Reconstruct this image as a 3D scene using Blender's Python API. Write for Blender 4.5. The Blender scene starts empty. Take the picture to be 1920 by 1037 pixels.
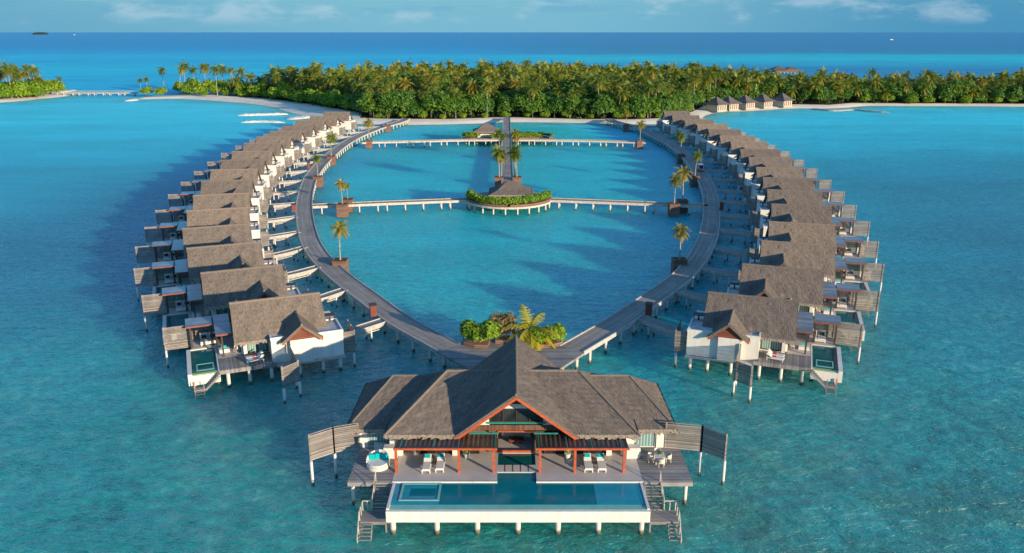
import bpy, math, random
import numpy as np
from mathutils import Vector, Matrix
random.seed(7); RNG = np.random.default_rng(7)
SC = bpy.context.scene; COL = SC.collection
R = math.radians
# ------------------------------------------------------------------ camera model (metres; +Y away from the camera, water at z=0)
F, H, V0, CX, CY = 1500., 40., 60.5, 960., 518.5
TH = math.atan((CY - V0) / F); c0, s0 = math.cos(TH), math.sin(TH)
def W(u, v, z=0.):
    t = (H - z) / (F * s0 + (v - CY) * c0)
    return Vector((t * (u - CX), t * (F * c0 - (v - CY) * s0), z))
cam = bpy.data.cameras.new('camera'); co = bpy.data.objects.new('camera', cam); COL.objects.link(co)
co.location = (0, 0, H); co.rotation_euler = (R(90) - TH, 0, 0)
cam.sensor_width = 36; cam.lens = F / 1920 * 36; cam.clip_end = 400000; cam.clip_start = 1
SC.camera = co
# ------------------------------------------------------------------ light
SUN_EL, SUN_AZ = 10.5, 46.          # azimuth: degrees from -Y (behind the camera) towards +X
sx, sy, sz = math.sin(R(SUN_AZ)) * math.cos(R(SUN_EL)), -math.cos(R(SUN_AZ)) * math.cos(R(SUN_EL)), math.sin(R(SUN_EL))
sl = bpy.data.lights.new('sun', 'SUN'); sl.energy = 4.7; sl.angle = R(0.6); sl.color = (1.0, 0.80, 0.55)
so = bpy.data.objects.new('sun', sl); COL.objects.link(so); so.location = (60, -60, 90)
so.rotation_euler = Vector((sx, sy, sz)).to_track_quat('Z', 'Y').to_euler()
wd = bpy.data.worlds.new('World'); SC.world = wd; wd.use_nodes = True
SC.view_settings.view_transform = 'Standard'; SC.view_settings.look = 'None'; SC.view_settings.exposure = 0.7; SC.view_settings.gamma = 1

# ------------------------------------------------------------------ node helper
class NT:
    def __init__(s, tree): s.t = tree; s.n = tree.nodes; s.l = tree.links
    def add(s, typ, **kw):
        n = s.n.new(typ)
        for k, v in kw.items():
            if k.startswith('_'): setattr(n, k[1:], v)
        return n
    def put(s, sock, val):
        if isinstance(val, bpy.types.NodeSocket): s.l.new(val, sock)
        elif val is not None:
            if sock.type == 'RGBA' and len(val) == 3: val = (*val, 1)
            sock.default_value = val
    def math(s, op, a, b=None, c=None, clamp=False):
        n = s.n.new('ShaderNodeMath'); n.operation = op; n.use_clamp = clamp
        s.put(n.inputs[0], a); s.put(n.inputs[1], b); s.put(n.inputs[2], c); return n.outputs[0]
    def vmath(s, op, a, b=None):
        n = s.n.new('ShaderNodeVectorMath'); n.operation = op; s.put(n.inputs[0], a); s.put(n.inputs[1], b); return n.outputs[0]
    def noise(s, vec, scale=1., detail=3., rough=.55, dist=0.):
        n = s.n.new('ShaderNodeTexNoise'); s.put(n.inputs['Vector'], vec); s.put(n.inputs['Scale'], scale)
        s.put(n.inputs['Detail'], detail); s.put(n.inputs['Roughness'], rough); s.put(n.inputs['Distortion'], dist); return n.outputs['Fac']
    def ramp(s, fac, stops, interp='LINEAR'):
        n = s.n.new('ShaderNodeValToRGB'); e = n.color_ramp; e.interpolation = interp; s.put(n.inputs[0], fac)
        while len(e.elements) < len(stops): e.elements.new(0.5)
        for el, (p, c) in zip(e.elements, stops):
            el.position = p; el.color = (*c, 1) if not isinstance(c, float) else (c, c, c, 1)
        return n.outputs['Color']
    def mix(s, fac, a, b, mode='MIX'):
        n = s.n.new('ShaderNodeMix'); n.data_type = 'RGBA'; n.blend_type = mode; n.clamp_factor = True
        s.put(n.inputs[0], fac); s.put(n.inputs[6], a); s.put(n.inputs[7], b); return n.outputs[2]
    def mrange(s, v, a, b, c=0., d=1., smooth=True):
        n = s.n.new('ShaderNodeMapRange'); n.interpolation_type = 'SMOOTHSTEP' if smooth else 'LINEAR'
        for i, x in enumerate((v, a, b, c, d)): s.put(n.inputs[i], x)
        return n.outputs[0]
    def sep(s, v):
        n = s.n.new('ShaderNodeSeparateXYZ'); s.put(n.inputs[0], v); return n.outputs
    def com(s, x, y, z):
        n = s.n.new('ShaderNodeCombineXYZ'); s.put(n.inputs[0], x); s.put(n.inputs[1], y); s.put(n.inputs[2], z); return n.outputs[0]
    def obj(s): return s.n.new('ShaderNodeTexCoord').outputs['Object']
    def uv(s): return s.n.new('ShaderNodeTexCoord').outputs['UV']
    def pos(s): return s.n.new('ShaderNodeNewGeometry').outputs['Position']
    def rnd(s): return s.n.new('ShaderNodeObjectInfo').outputs['Random']
    def scl(s, v, x, y, z): return s.vmath('MULTIPLY', v, (x, y, z))
    def bump(s, h, strength=.5, dist=.1):
        n = s.n.new('ShaderNodeBump'); s.put(n.inputs['Height'], h); s.put(n.inputs['Strength'], strength); s.put(n.inputs['Distance'], dist); return n.outputs[0]
MATS = {}
def material(name, fn, rough=.7, spec=.3):
    m = bpy.data.materials.new(name); m.use_nodes = True; n = NT(m.node_tree)
    p = m.node_tree.nodes['Principled BSDF']; p.inputs['Roughness'].default_value = rough; p.inputs['Specular IOR Level'].default_value = spec
    r = fn(n, p)
    if r is not None: n.put(p.inputs['Base Color'], r)
    MATS[name] = m; return m

def plain(c, var=.25, scale=1.5, bumpamt=0.):
    def fn(n, p):
        a = n.noise(n.obj(), scale, 5, .6)
        if bumpamt: n.put(p.inputs['Normal'], n.bump(a, bumpamt, .05))
        d = tuple(x * (1 - var) for x in c); l = tuple(min(1, x * (1 + var)) for x in c)
        return n.ramp(a, [(.3, d), (.7, l)])
    return fn
def f_thatch(n, p):
    uv = n.uv(); f = n.noise(n.scl(uv, 9, 1.6, 1), 1, 5, .72); g = n.noise(n.scl(uv, .8, .35, 1), 1, 4, .6); h = n.noise(n.scl(uv, 26, 6, 1), 1, 2, .6)
    col = n.ramp(f, [(.22, (.088, .077, .07)), (.45, (.255, .221, .192)), (.75, (.48, .42, .36))])
    col = n.mix(n.mrange(h, .35, .7), n.mix(1., col, (.62, .6, .6), 'MULTIPLY'), col)
    col = n.mix(1., col, n.ramp(g, [(.25, (.6, .6, .62)), (.75, (1.12, 1.08, 1.02))]), 'MULTIPLY')
    col = n.mix(1., col, n.ramp(n.rnd(), [(0., (.80, .81, .84)), (.5, (.97, .96, .95)), (1., (1.14, 1.09, 1.02))]), 'MULTIPLY')
    row = n.math('PINGPONG', n.sep(uv)[1], .34)
    n.put(p.inputs['Normal'], n.bump(n.math('ADD', n.math('ADD', f, h), n.math('MULTIPLY', row, .5)), .9, .09))
    return col
material('thatch', f_thatch, .95, .1)
material('straw', lambda n, p: n.ramp(n.noise(n.obj(), 5, 2), [(.3, (.17, .14, .115)), (.7, (.33, .275, .225))]), .95, .1)
material('old_thatch', plain((.125, .115, .115), .3, 1.5), .95, .05)
def f_planks(c, axis, w=.16):
    def fn(n, p):
        o = n.obj(); s = n.sep(o)[axis]
        cell = n.math('FLOOR', n.math('DIVIDE', s, w)); fr = n.math('FRACT', n.math('DIVIDE', s, w))
        wn = n.add('ShaderNodeTexWhiteNoise', _noise_dimensions='1D'); n.put(wn.inputs['W'], cell)
        streak = n.noise(n.scl(o, *(18 if i == axis else 1.2 for i in range(3))), 1, 4, .6); big = n.noise(o, .45, 4, .6)
        v = n.math('ADD', n.math('MULTIPLY', wn.outputs['Value'], .45), n.math('MULTIPLY', streak, .55))
        col = n.ramp(v, [(.2, tuple(x * .55 for x in c)), (.8, tuple(x * 1.35 for x in c))])
        col = n.mix(1., col, n.ramp(big, [(.3, .72), (.7, 1.12)]), 'MULTIPLY')
        gap = n.mrange(fr, .0, .1, 0., 1., False)
        n.put(p.inputs['Normal'], n.bump(n.math('ADD', gap, streak), .4, .02))
        return n.mix(gap, tuple(x * .25 for x in c), col)
    return fn
material('deck_wood', f_planks((.27, .255, .245), 1), .8, .25)
material('deck_wood_cross', f_planks((.27, .255, .245), 0), .8, .25)
material('screen_wood', f_planks((.30, .265, .235), 2, .17), .85, .2)
def f_path(n, p):
    uv = n.uv(); u, v, _ = n.sep(uv)
    wn = n.add('ShaderNodeTexWhiteNoise', _noise_dimensions='1D'); n.put(wn.inputs['W'], n.math('FLOOR', n.math('DIVIDE', v, .3)))
    st = n.noise(n.scl(uv, 2.2, .03, 1), 1, 3, .6); bl = n.noise(n.scl(uv, .35, .12, 1), 1, 4, .65)
    x = n.math('ADD', n.math('MULTIPLY', wn.outputs['Value'], .10), n.math('MULTIPLY', st, .90))
    col = n.ramp(x, [(.25, (.19, .17, .155)), (.5, (.31, .28, .25)), (.75, (.44, .395, .35))])
    col = n.mix(1., col, n.ramp(bl, [(.3, .7), (.7, 1.12)]), 'MULTIPLY')
    n.put(p.inputs['Normal'], n.bump(wn.outputs['Value'], .15, .01)); return col
material('walkway_wood', f_path, .85, .2)
material('kerb_wood', plain((.40, .385, .36), .25, 2.), .8, .2)
material('pale_timber', plain((.50, .44, .36), .3, 2.5), .8, .2)
def f_white(n, p):
    o = n.obj(); z = n.sep(o)[2]; st = n.noise(n.scl(o, 3, 3, .35), 1, 4, .6); b = n.noise(o, .7, 4)
    c = n.mix(n.mrange(st, .45, .75, 0., .55), (.68, .655, .60), (.50, .475, .42)); return n.mix(1., c, n.ramp(b, [(.3, .9), (.7, 1.03)]), 'MULTIPLY')
material('white_plaster', f_white, .75, .25)
def f_pile(n, p):
    g = n.pos(); z = n.math('ADD', n.sep(g)[2], n.math('MULTIPLY', n.noise(g, 2.5, 3), .35))
    return n.ramp(n.math('DIVIDE', z, 2.), [(.12, (.045, .05, .035)), (.27, (.16, .15, .11)), (.36, (.52, .50, .45)), (.9, (.62, .60, .55))])
material('pile_concrete', f_pile, .7, .25)
material('flat_roof', plain((.46, .455, .45), .3, .9), .8, .2)
material('red_timber', plain((.42, .088, .035), .25, 3.), .55, .35)
material('rust_gable', f_planks((.20, .065, .04), 2, .12), .7, .3)
material('dark_wood', f_planks((.17, .095, .06), 0, .14), .5, .4)
material('dark_post', plain((.06, .045, .04), .3, 3.), .6, .3)
material('planter_wood', f_planks((.22, .125, .09), 2, .14), .75, .25)
material('planter_red', plain((.17, .05, .035), .25, 2.), .6, .3)
def f_glass(n, p):
    p.inputs['Roughness'].default_value = .06; p.inputs['Specular IOR Level'].default_value = .6
    return n.ramp(n.noise(n.obj(), .8, 3), [(.35, (.012, .016, .018)), (.7, (.045, .05, .05))])
material('dark_glass', f_glass)
def f_curtain(n, p):
    s = n.math('SINE', n.math('MULTIPLY', n.sep(n.obj())[0], 22.)); p.inputs['Roughness'].default_value = .35
    return n.ramp(s, [(0., (.13, .25, .25)), (1., (.36, .50, .48))])
material('curtain', f_curtain)
material('teal_steel', plain((.02, .22, .20), .2, 2.), .4, .5)
material('awning_sheet', f_planks((.20, .225, .25), 1, .55), .28, .6)
material('stone_tile', plain((.50, .455, .42), .1, .6), .5, .3)
material('white_fabric', plain((.66, .64, .60), .08, 5.), .85, .2)
material('teal_fabric', plain((.0, .42, .42), .2, 4.), .85, .2)
material('dark_cushion', plain((.035, .03, .03), .3, 6.), .9, .2)
material('red_towel', plain((.55, .06, .06), .2, 6.), .9, .2)
material('wicker', plain((.62, .57, .49), .2, 14., .4), .8, .2)
material('soil', plain((.10, .072, .05), .3, 2.), .95, .1)
def f_pool(c1, c2):
    def fn(n, p):
        o = n.obj(); b = n.noise(n.scl(o, .5, .9, 1), 1, 3); w = n.noise(o, 2.6, 3, .6, .6)
        n.put(p.inputs['Normal'], n.bump(w, .25, .05)); return n.ramp(b, [(.3, c1), (.7, c2)])
    return fn
material('pool_water', f_pool((.001, .135, .18), (.002, .175, .22)), .06, .22)
material('pool_shelf', f_pool((.015, .24, .33), (.03, .29, .38)), .08, .22)
material('plunge_water', f_pool((.004, .085, .085), (.008, .12, .115)), .05, .5)
material('villa_pool_water', f_pool((.002, .075, .09), (.008, .13, .13)), .06, .25)
material('pool_edge_tile', plain((.20, .44, .37), .12, 1.2), .2, .4)
material('pool_lip_tile', plain((.32, .42, .17), .15, 1.2), .25, .4)
material('awning_edge', plain((.24, .085, .05), .25, 3.), .6, .3)
def f_sand(n, p):
    g = n.pos(); a = n.noise(g, .06, 4); b = n.noise(g, .9, 4); n.put(p.inputs['Normal'], n.bump(b, .4, .15))
    c = n.ramp(a, [(.3, (.70, .62, .51)), (.7, (.86, .79, .68))]); return n.mix(1., c, n.ramp(b, [(.3, .88), (.7, 1.05)]), 'MULTIPLY')
material('sand', f_sand, .95, .1)
material('forest_soil', plain((.055, .05, .028), .5, .2), .95, .05)
material('sandbag', plain((.60, .57, .52), .2, 1.2, .8), .9, .1)
material('rubble', plain((.36, .34, .31), .35, 1.2, .8), .95, .1)
def f_leaf(c1, c2, c3, sc=.35):
    def fn(n, p):
        a = n.noise(n.pos(), sc, 4, .65); b = n.noise(n.pos(), 2.7, 2)
        c = n.ramp(n.math('ADD', n.math('MULTIPLY', a, .7), n.math('MULTIPLY', b, .3)), [(.3, c1), (.52, c2), (.72, c3)])
        c = n.mix(1., c, n.ramp(n.rnd(), [(0., (.72, .86, .9)), (.5, (1., 1., 1.)), (1., (1.25, 1.12, .95))]), 'MULTIPLY')
        t = n.add('ShaderNodeBsdfTranslucent'); n.put(t.inputs[0], c); ms = n.add('ShaderNodeMixShader'); ms.inputs[0].default_value = .3
        n.l.new(p.outputs[0], ms.inputs[1]); n.l.new(t.outputs[0], ms.inputs[2])
        out = [x for x in n.n if x.type == 'OUTPUT_MATERIAL'][0]; n.l.new(ms.outputs[0], out.inputs[0]); return c
    return fn
material('palm_leaf', f_leaf((.04, .09, .012), (.15, .205, .024), (.36, .33, .045)), .5, .35)
material('palm_leaf_gold', f_leaf((.13, .14, .018), (.32, .26, .03), (.50, .34, .05)), .5, .35)
material('palm_leaf_bright', f_leaf((.13, .18, .02), (.30, .31, .03), (.52, .42, .055)), .5, .35)
material('palm_leaf_dry', f_leaf((.20, .13, .03), (.38, .24, .05), (.48, .30, .08)), .7, .2)
material('palm_trunk', plain((.30, .265, .22), .35, 3.), .9, .1)
material('coconut', plain((.40, .20, .03), .3, 3.), .6, .3)
material('broad_leaf', f_leaf((.026, .085, .014), (.085, .20, .022), (.23, .34, .045)), .5, .35)
material('shrub_leaf', f_leaf((.055, .14, .012), (.20, .34, .022), (.45, .50, .045), 1.1), .5, .35)
material('dead_leaf', f_leaf((.13, .115, .06), (.25, .21, .12), (.34, .29, .17), .8), .8, .2)
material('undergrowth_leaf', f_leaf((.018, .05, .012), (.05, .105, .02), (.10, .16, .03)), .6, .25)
material('bark', plain((.12, .10, .08), .35, 3.), .95, .1)
material('cart_white', plain((.72, .73, .75), .06, 3.), .3, .5)
material('cart_red', plain((.42, .06, .05), .1, 3.), .35, .5)
material('tyre', plain((.02, .02, .02), .2, 8.), .9, .2)
material('far_foliage', plain((.045, .075, .075), .3, .02), .95, .1)  # dark blue-green base colour of the distant wooded islet
material('orange_paint', plain((.75, .17, .04), .15, 3.), .5, .3)

def f_water(n, p):
    g = n.pos(); x, y, _ = n.sep(g)
    big = n.noise(n.scl(g, .012, .008, 0), 1, 4, .6); mid = n.noise(n.scl(g, .05, .035, 0), 1, 4, .6); sm = n.noise(n.scl(g, .42, .36, 0), 1, 5, .7, .2)
    yw = n.math('ADD', y, n.math('MULTIPLY', n.math('SUBTRACT', big, .5), 70.))
    # lagoon by distance from the near edge of the flat reef
    lag = n.ramp(n.mrange(yw, 30., 470., 0., 1., False), [(0., (0.0161, 0.3083, 0.2759)), (.10, (0.0115, 0.3174, 0.3178)), (.24, (0.0046, 0.2994, 0.4014)), (.48, (0.0070, 0.4353, 0.5854)), (.80, (0.0391, 0.6965, 0.8487)), (1., (0.0588, 0.7400, 0.8881))])
    # inner lagoon inside the ring of jetties: pale sand bottom
    ex = n.math('DIVIDE', x, 50.); ey = n.math('DIVIDE', n.math('SUBTRACT', y, 225.), 150.)
    rr = n.math('ADD', n.math('ADD', n.math('MULTIPLY', ex, ex), n.math('MULTIPLY', ey, ey)), n.math('MULTIPLY', n.math('SUBTRACT', mid, .5), .5))
    inner = n.mrange(rr, 1.15, .7)
    incol = n.ramp(n.mrange(yw, 90., 360., 0., 1., False), [(0., (0.0010, 0.3895, 0.4393)), (.35, (0.0010, 0.4967, 0.5771)), (.8, (0.0014, 0.4967, 0.5514)), (1., (0.0067, 0.5452, 0.4824))])
    col = n.mix(inner, lag, incol)
    # deeper blue channel to the left of the villas, and one on the far right
    dl = n.math('MULTIPLY', n.mrange(n.math('ADD', x, n.math('MULTIPLY', n.math('SUBTRACT', mid, .5), 26.)), -45., -66.), n.math('MULTIPLY', n.mrange(x, -135., -88.), n.math('MULTIPLY', n.mrange(yw, 95., 135.), n.mrange(yw, 300., 190.))))
    col = n.mix(n.math('MULTIPLY', dl, .75), col, (.002, .16, .30))
    dr = n.math('MULTIPLY', n.mrange(n.math('ADD', x, n.math('MULTIPLY', mid, 30.)), 75., 115.), n.mrange(yw, 330., 160.))
    col = n.mix(n.math('MULTIPLY', dr, .6), col, (.012, .185, .27))
    # coral and sand patches seen through the shallows near the camera
    near = n.mrange(yw, 150., 70.)
    pat = n.math('ADD', n.math('MULTIPLY', sm, .65), n.math('MULTIPLY', mid, .45))
    col = n.mix(n.math('MULTIPLY', near, n.mrange(pat, .54, .66, 0., .75)), col, (.075, .40, .36))
    col = n.mix(n.math('MULTIPLY', near, n.mrange(pat, .53, .42, 0., .55)), col, (.006, .10, .11))
    warm = n.math('MULTIPLY', n.mrange(yw, 92., 48.), n.mrange(x, -34., 4.))
    col = n.mix(n.math('MULTIPLY', warm, n.mrange(n.noise(n.scl(g, .11, .09, 0), 1, 4, .6), .42, .62, 0., .55)), col, (.035, .145, .085))
    farp = n.math('MULTIPLY', n.mrange(yw, 130., 250.), n.mrange(n.noise(n.scl(g, .016, .05, 0), 1, 4, .6), .62, .74, 0., .45))
    col = n.mix(farp, col, (.003, .14, .235))
    # open sea beyond the island: bright sandbank bands, then deep blue
    yb = n.math('ADD', y, n.math('MULTIPLY', n.math('SUBTRACT', n.noise(n.scl(g, .0022, .004, 0), 1, 4, .6), .5), 420.))
    yn = n.mrange(yb, 480., 3200., 0., 1., False)
    seal = n.ramp(yn, [(0., (0.0020, 0.5526, 0.7688)), (.08, (0.0010, 0.5023, 0.7688)), (.16, (0.0020, 0.6196, 0.7962)), (.25, (0.0010, 0.4688, 0.7413)), (.34, (0.0020, 0.5693, 0.7688)), (.48, (0.0020, 0.4019, 0.6864)), (.7, (0.0050, 0.3349, 0.6040)), (1., (0.0080, 0.3182, 0.5766))])
    sear = n.ramp(yn, [(0., (0.0132, 0.3795, 0.5924)), (.16, (0.0154, 0.3004, 0.5386)), (.24, (0.0088, 0.5060, 0.6732)), (.29, (0.0088, 0.6325, 0.7540)), (.37, (0.0110, 0.5693, 0.7136)), (.43, (0.0220, 0.3162, 0.5116)), (.7, (0.0308, 0.2767, 0.4712)), (1., (0.0242, 0.2846, 0.4982))])
    sea = n.mix(n.mrange(n.math('ADD', n.math('DIVIDE', x, y), n.math('MULTIPLY', n.math('SUBTRACT', big, .5), .2)), -.12, .16), seal, sear)
    col = n.mix(n.mrange(yw, 470., 540.), col, sea)
    sa = n.add('ShaderNodeAttribute', _attribute_name='shallow'); col = n.mix(n.math('MULTIPLY', sa.outputs['Fac'], .85), col, (.16, .50, .44))
    fleck = n.noise(n.scl(g, .01, .03, 0), 1, 5, .7)
    col = n.mix(1., col, n.ramp(fleck, [(.3, .80), (.7, 1.16)]), 'MULTIPLY')
    bed = n.noise(n.scl(g, .75, .9, 0), 1, 4, .65, .3)  # seabed mottling that also paints ripple light and dark into the water colour
    col = n.mix(n.mrange(yw, 260., 90., 0., 1.), col, n.mix(1., col, n.ramp(bed, [(.28, (.55, .68, .72)), (.5, (1., 1., 1.)), (.72, (1.9, 1.36, 1.28))]), 'MULTIPLY'))
    # waves
    w1 = n.noise(n.scl(g, .46, .85, 0), 1, 4, .62, .15); w2 = n.noise(n.scl(g, 1.5, 2.6, 0), 1, 3, .6, .2); w3 = n.noise(n.scl(g, .10, .2, 0), 1, 3, .55, .1)
    h = n.math('ADD', n.math('ADD', n.math('MULTIPLY', w1, 1.25), n.math('MULTIPLY', w2, .42)), n.math('MULTIPLY', w3, 1.7))
    nb = n.bump(h, 1., 1.0); n.put(p.inputs['Normal'], nb); p.inputs['Specular IOR Level'].default_value = 0.
    fr = n.add('ShaderNodeFresnel'); fr.inputs['IOR'].default_value = 1.33; n.put(fr.inputs['Normal'], nb)
    gl = n.add('ShaderNodeBsdfGlossy'); gl.inputs['Roughness'].default_value = .33; n.put(gl.inputs['Normal'], nb); gl.inputs['Color'].default_value = (1, 1, 1, 1)
    # mean reflectance of a wind-rippled sea levels off at grazing angles
    ms = n.add('ShaderNodeMixShader'); n.put(ms.inputs[0], n.math('MINIMUM', fr.outputs[0], n.mrange(y, 60., 420., .55, .2)))
    n.l.new(p.outputs[0], ms.inputs[1]); n.l.new(gl.outputs[0], ms.inputs[2]); out = [x for x in n.n if x.type == 'OUTPUT_MATERIAL'][0]; n.l.new(ms.outputs[0], out.inputs[0])
    return col
material('sea_water', f_water, .14, .13)
_p = MATS['sea_water'].node_tree.nodes['Principled BSDF']; _p.subsurface_method = 'BURLEY'; _p.inputs['Subsurface Weight'].default_value = .72
_p.inputs['Subsurface Radius'].default_value = (.45, .9, 1.); _p.inputs['Subsurface Scale'].default_value = 12.

# sky: Nishita, with thin procedural cumulus low over the sea
def build_world():
    n = NT(wd.node_tree); bg = wd.node_tree.nodes['Background']
    sk = n.add('ShaderNodeTexSky', _sky_type='NISHITA'); sk.sun_disc = False; sk.sun_elevation = R(SUN_EL)
    sk.sun_rotation = math.atan2(sx, sy); sk.air_density = 1.2; sk.dust_density = .3; sk.ozone_density = 2.5
    d = n.n.new('ShaderNodeTexCoord').outputs['Generated']; x, y, z = n.sep(d)
    col = n.mix(1., sk.outputs[0], (.46, .80, 1.12), 'MULTIPLY')
    side = n.math('MAXIMUM', n.mrange(x, .02, .55), n.mrange(x, -.1, -.6, 0., .45))
    col = n.mix(n.mrange(z, .35, -.02), col, n.mix(side, (.78, 1.96, 2.62), (.26, 1.2, 2.1)))
    c1 = n.noise(n.scl(d, 13, 13, 44), 1, 6, .62, .2); c2 = n.noise(n.scl(d, 3.2, 3.2, 12), 1, 3, .5)
    m = n.math('MULTIPLY', n.mrange(n.math('ADD', n.math('MULTIPLY', c1, .65), n.math('MULTIPLY', c2, .35)), .50, .64), n.mrange(z, .004, .02))
    low = n.mrange(z, .0, .5); 
    col = n.mix(n.math('MULTIPLY', m, .42), col, n.mix(low, (2.3, 2.9, 3.35), (2.3, 3., 3.6)))
    dk = n.mrange(n.noise(n.scl(d, 9, 9, 60), 1, 5, .6), .52, .66, 0., .35)
    col = n.mix(n.math('MULTIPLY', dk, n.mrange(z, .012, .03)), col, (.42, 1.5, 2.5))
    n.put(bg.inputs[0], col); bg.inputs[1].default_value = SKY
SKY = .15
build_world()

# ------------------------------------------------------------------ mesh builder
class MB:
    def __init__(s): s.v = []; s.f = []; s.uv = {}; s.mi = []; s.cur = 0
    def face(s, idx, uv=None):
        if uv: s.uv[len(s.f)] = uv
        s.f.append(tuple(idx)); s.mi.append(s.cur)
    def poly(s, pts, uv=None):
        b = len(s.v); s.v += [tuple(p) for p in pts]; s.face(range(b, b + len(pts)), uv)
    def box(s, x0, x1, y0, y1, z0, z1):
        if x0 > x1: x0, x1 = x1, x0
        if y0 > y1: y0, y1 = y1, y0
        b = len(s.v); s.v += [(x0, y0, z0), (x1, y0, z0), (x1, y1, z0), (x0, y1, z0), (x0, y0, z1), (x1, y0, z1), (x1, y1, z1), (x0, y1, z1)]
        for q in ((0, 3, 2, 1), (4, 5, 6, 7), (0, 1, 5, 4), (1, 2, 6, 5), (2, 3, 7, 6), (3, 0, 4, 7)): s.face([b + i for i in q])
        return s
    def beam(s, p, q, w, h):          # box along p-q, width w sideways, height h (p, q on its axis)
        p, q = Vector(p), Vector(q); d = (q - p).normalized()
        up = Vector((0, 0, 1)) if abs(d.z) < .95 else Vector((0, 1, 0))
        a = d.cross(up).normalized() * (w / 2); c = a.cross(d).normalized() * (h / 2); b = len(s.v)
        for o in (p, q): s.v += [tuple(o - a - c), tuple(o + a - c), tuple(o + a + c), tuple(o - a + c)]
        for f in ((3, 2, 1, 0), (4, 5, 6, 7), (0, 1, 5, 4), (1, 2, 6, 5), (2, 3, 7, 6), (3, 0, 4, 7)): s.face([b + i for i in f])
        return s
    def cyl(s, p, q, r0, r1=None, n=10, caps=True):
        r1 = r0 if r1 is None else r1; p, q = Vector(p), Vector(q); d = (q - p).normalized()
        up = Vector((0, 0, 1)) if abs(d.z) < .9 else Vector((1, 0, 0)); a = d.cross(up).normalized(); c = d.cross(a); b = len(s.v)
        for o, r in ((p, r0), (q, r1)):
            for i in range(n):
                t = 2 * math.pi * i / n; s.v.append(tuple(o + a * math.cos(t) * r + c * math.sin(t) * r))
        for i in range(n): j = (i + 1) % n; s.face((b + i, b + n + i, b + n + j, b + j))
        if caps: s.face(range(b, b + n)); s.face(range(b + 2 * n - 1, b + n - 1, -1))
        return s
    def prism(s, pts, z0, z1):        # vertical prism over an xy outline given anticlockwise
        n = len(pts); b = len(s.v); s.v += [(x, y, z0) for x, y in pts] + [(x, y, z1) for x, y in pts]
        s.face(range(b + n - 1, b - 1, -1)); s.face(range(b + n, b + 2 * n))
        for i in range(n): j = (i + 1) % n; s.face((b + i, b + j, b + n + j, b + n + i))
        return s
    def plate(s, pts, d):             # flat polygon pushed along vector d
        n = len(pts); b = len(s.v); d = Vector(d); s.v += [tuple(p) for p in pts] + [tuple(Vector(p) + d) for p in pts]
        s.face(range(b, b + n)); s.face(range(b + 2 * n - 1, b + n - 1, -1))
        for i in range(n): j = (i + 1) % n; s.face((b + j, b + i, b + n + i, b + n + j))
        return s
    def frame(s, x0, x1, z0, z1, y, w=.08, d=.1):   # upright rectangular frame in the xz plane
        s.box(x0, x0 + w, y - d / 2, y + d / 2, z0, z1); s.box(x1 - w, x1, y - d / 2, y + d / 2, z0, z1)
        s.box(x0 + w, x1 - w, y - d / 2, y + d / 2, z0, z0 + w); s.box(x0 + w, x1 - w, y - d / 2, y + d / 2, z1 - w, z1); return s
    def build(s, name, mats, parent=None, mirror=False, smooth=False, world=True):
        off = Vector(parent_world(parent)) if (parent is not None and world) else Vector((0, 0, 0))
        k = -1 if mirror else 1
        me = bpy.data.meshes.new(name)
        me.from_pydata([(k * (v[0] - off.x), v[1] - off.y, v[2] - off.z) for v in s.v], [], [f[::-1] if mirror else f for f in s.f])
        if not isinstance(mats, (list, tuple)): mats = [mats]
        for m in mats: me.materials.append(MATS[m])
        if len(mats) > 1: me.polygons.foreach_set('material_index', s.mi)
        if smooth: me.polygons.foreach_set('use_smooth', [True] * len(s.f))
        if s.uv:
            ul = me.uv_layers.new(name='UVMap'); dat = np.zeros((len(me.loops), 2), 'f')
            for fi, uv in s.uv.items():
                st = me.polygons[fi].loop_start; u = uv[::-1] if mirror else uv
                dat[st:st + len(u)] = u
            ul.data.foreach_set('uv', dat.ravel())
        me.update(); o = bpy.data.objects.new(name, me); COL.objects.link(o)
        if parent is not None: o.parent = parent
        return o
ORIGIN = {}
def parent_world(o):
    while o is not None:
        if o.name in ORIGIN: return ORIGIN[o.name]
        o = o.parent
    return (0, 0, 0)
def tag(o, label=None, cat=None, group=None, kind=None):
    for k, v in (('label', label), ('category', cat), ('group', group), ('kind', kind)):
        if v: o[k] = v
    return o
def empty(name, loc=(0, 0, 0), rz=0., label=None, cat=None, group=None):
    o = bpy.data.objects.new(name, None); COL.objects.link(o); o.location = loc; o.rotation_euler = (0, 0, rz); o.empty_display_size = .3
    if rz == 0: ORIGIN[o.name] = tuple(loc)
    return tag(o, label, cat, group)
KIDS = {}
def copy_tree(o, parent=None):
    c = o.copy(); COL.objects.link(c)
    if parent is not None: c.parent = parent
    for ch in list(o.children): copy_tree(ch, c)
    return c
def place(o, loc, rz=0., label=None, group=None, scale=None):
    o.location = loc; o.rotation_euler = (0, 0, rz)
    if label: o['label'] = label
    if group: o['group'] = group
    if scale: o.scale = (scale,) * 3
    return o
ORD = ['first', 'second', 'third', 'fourth', 'fifth', 'sixth', 'seventh', 'eighth', 'ninth', 'tenth', 'eleventh', 'twelfth', 'thirteenth', 'fourteenth', 'fifteenth', 'sixteenth', 'seventeenth']

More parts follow.
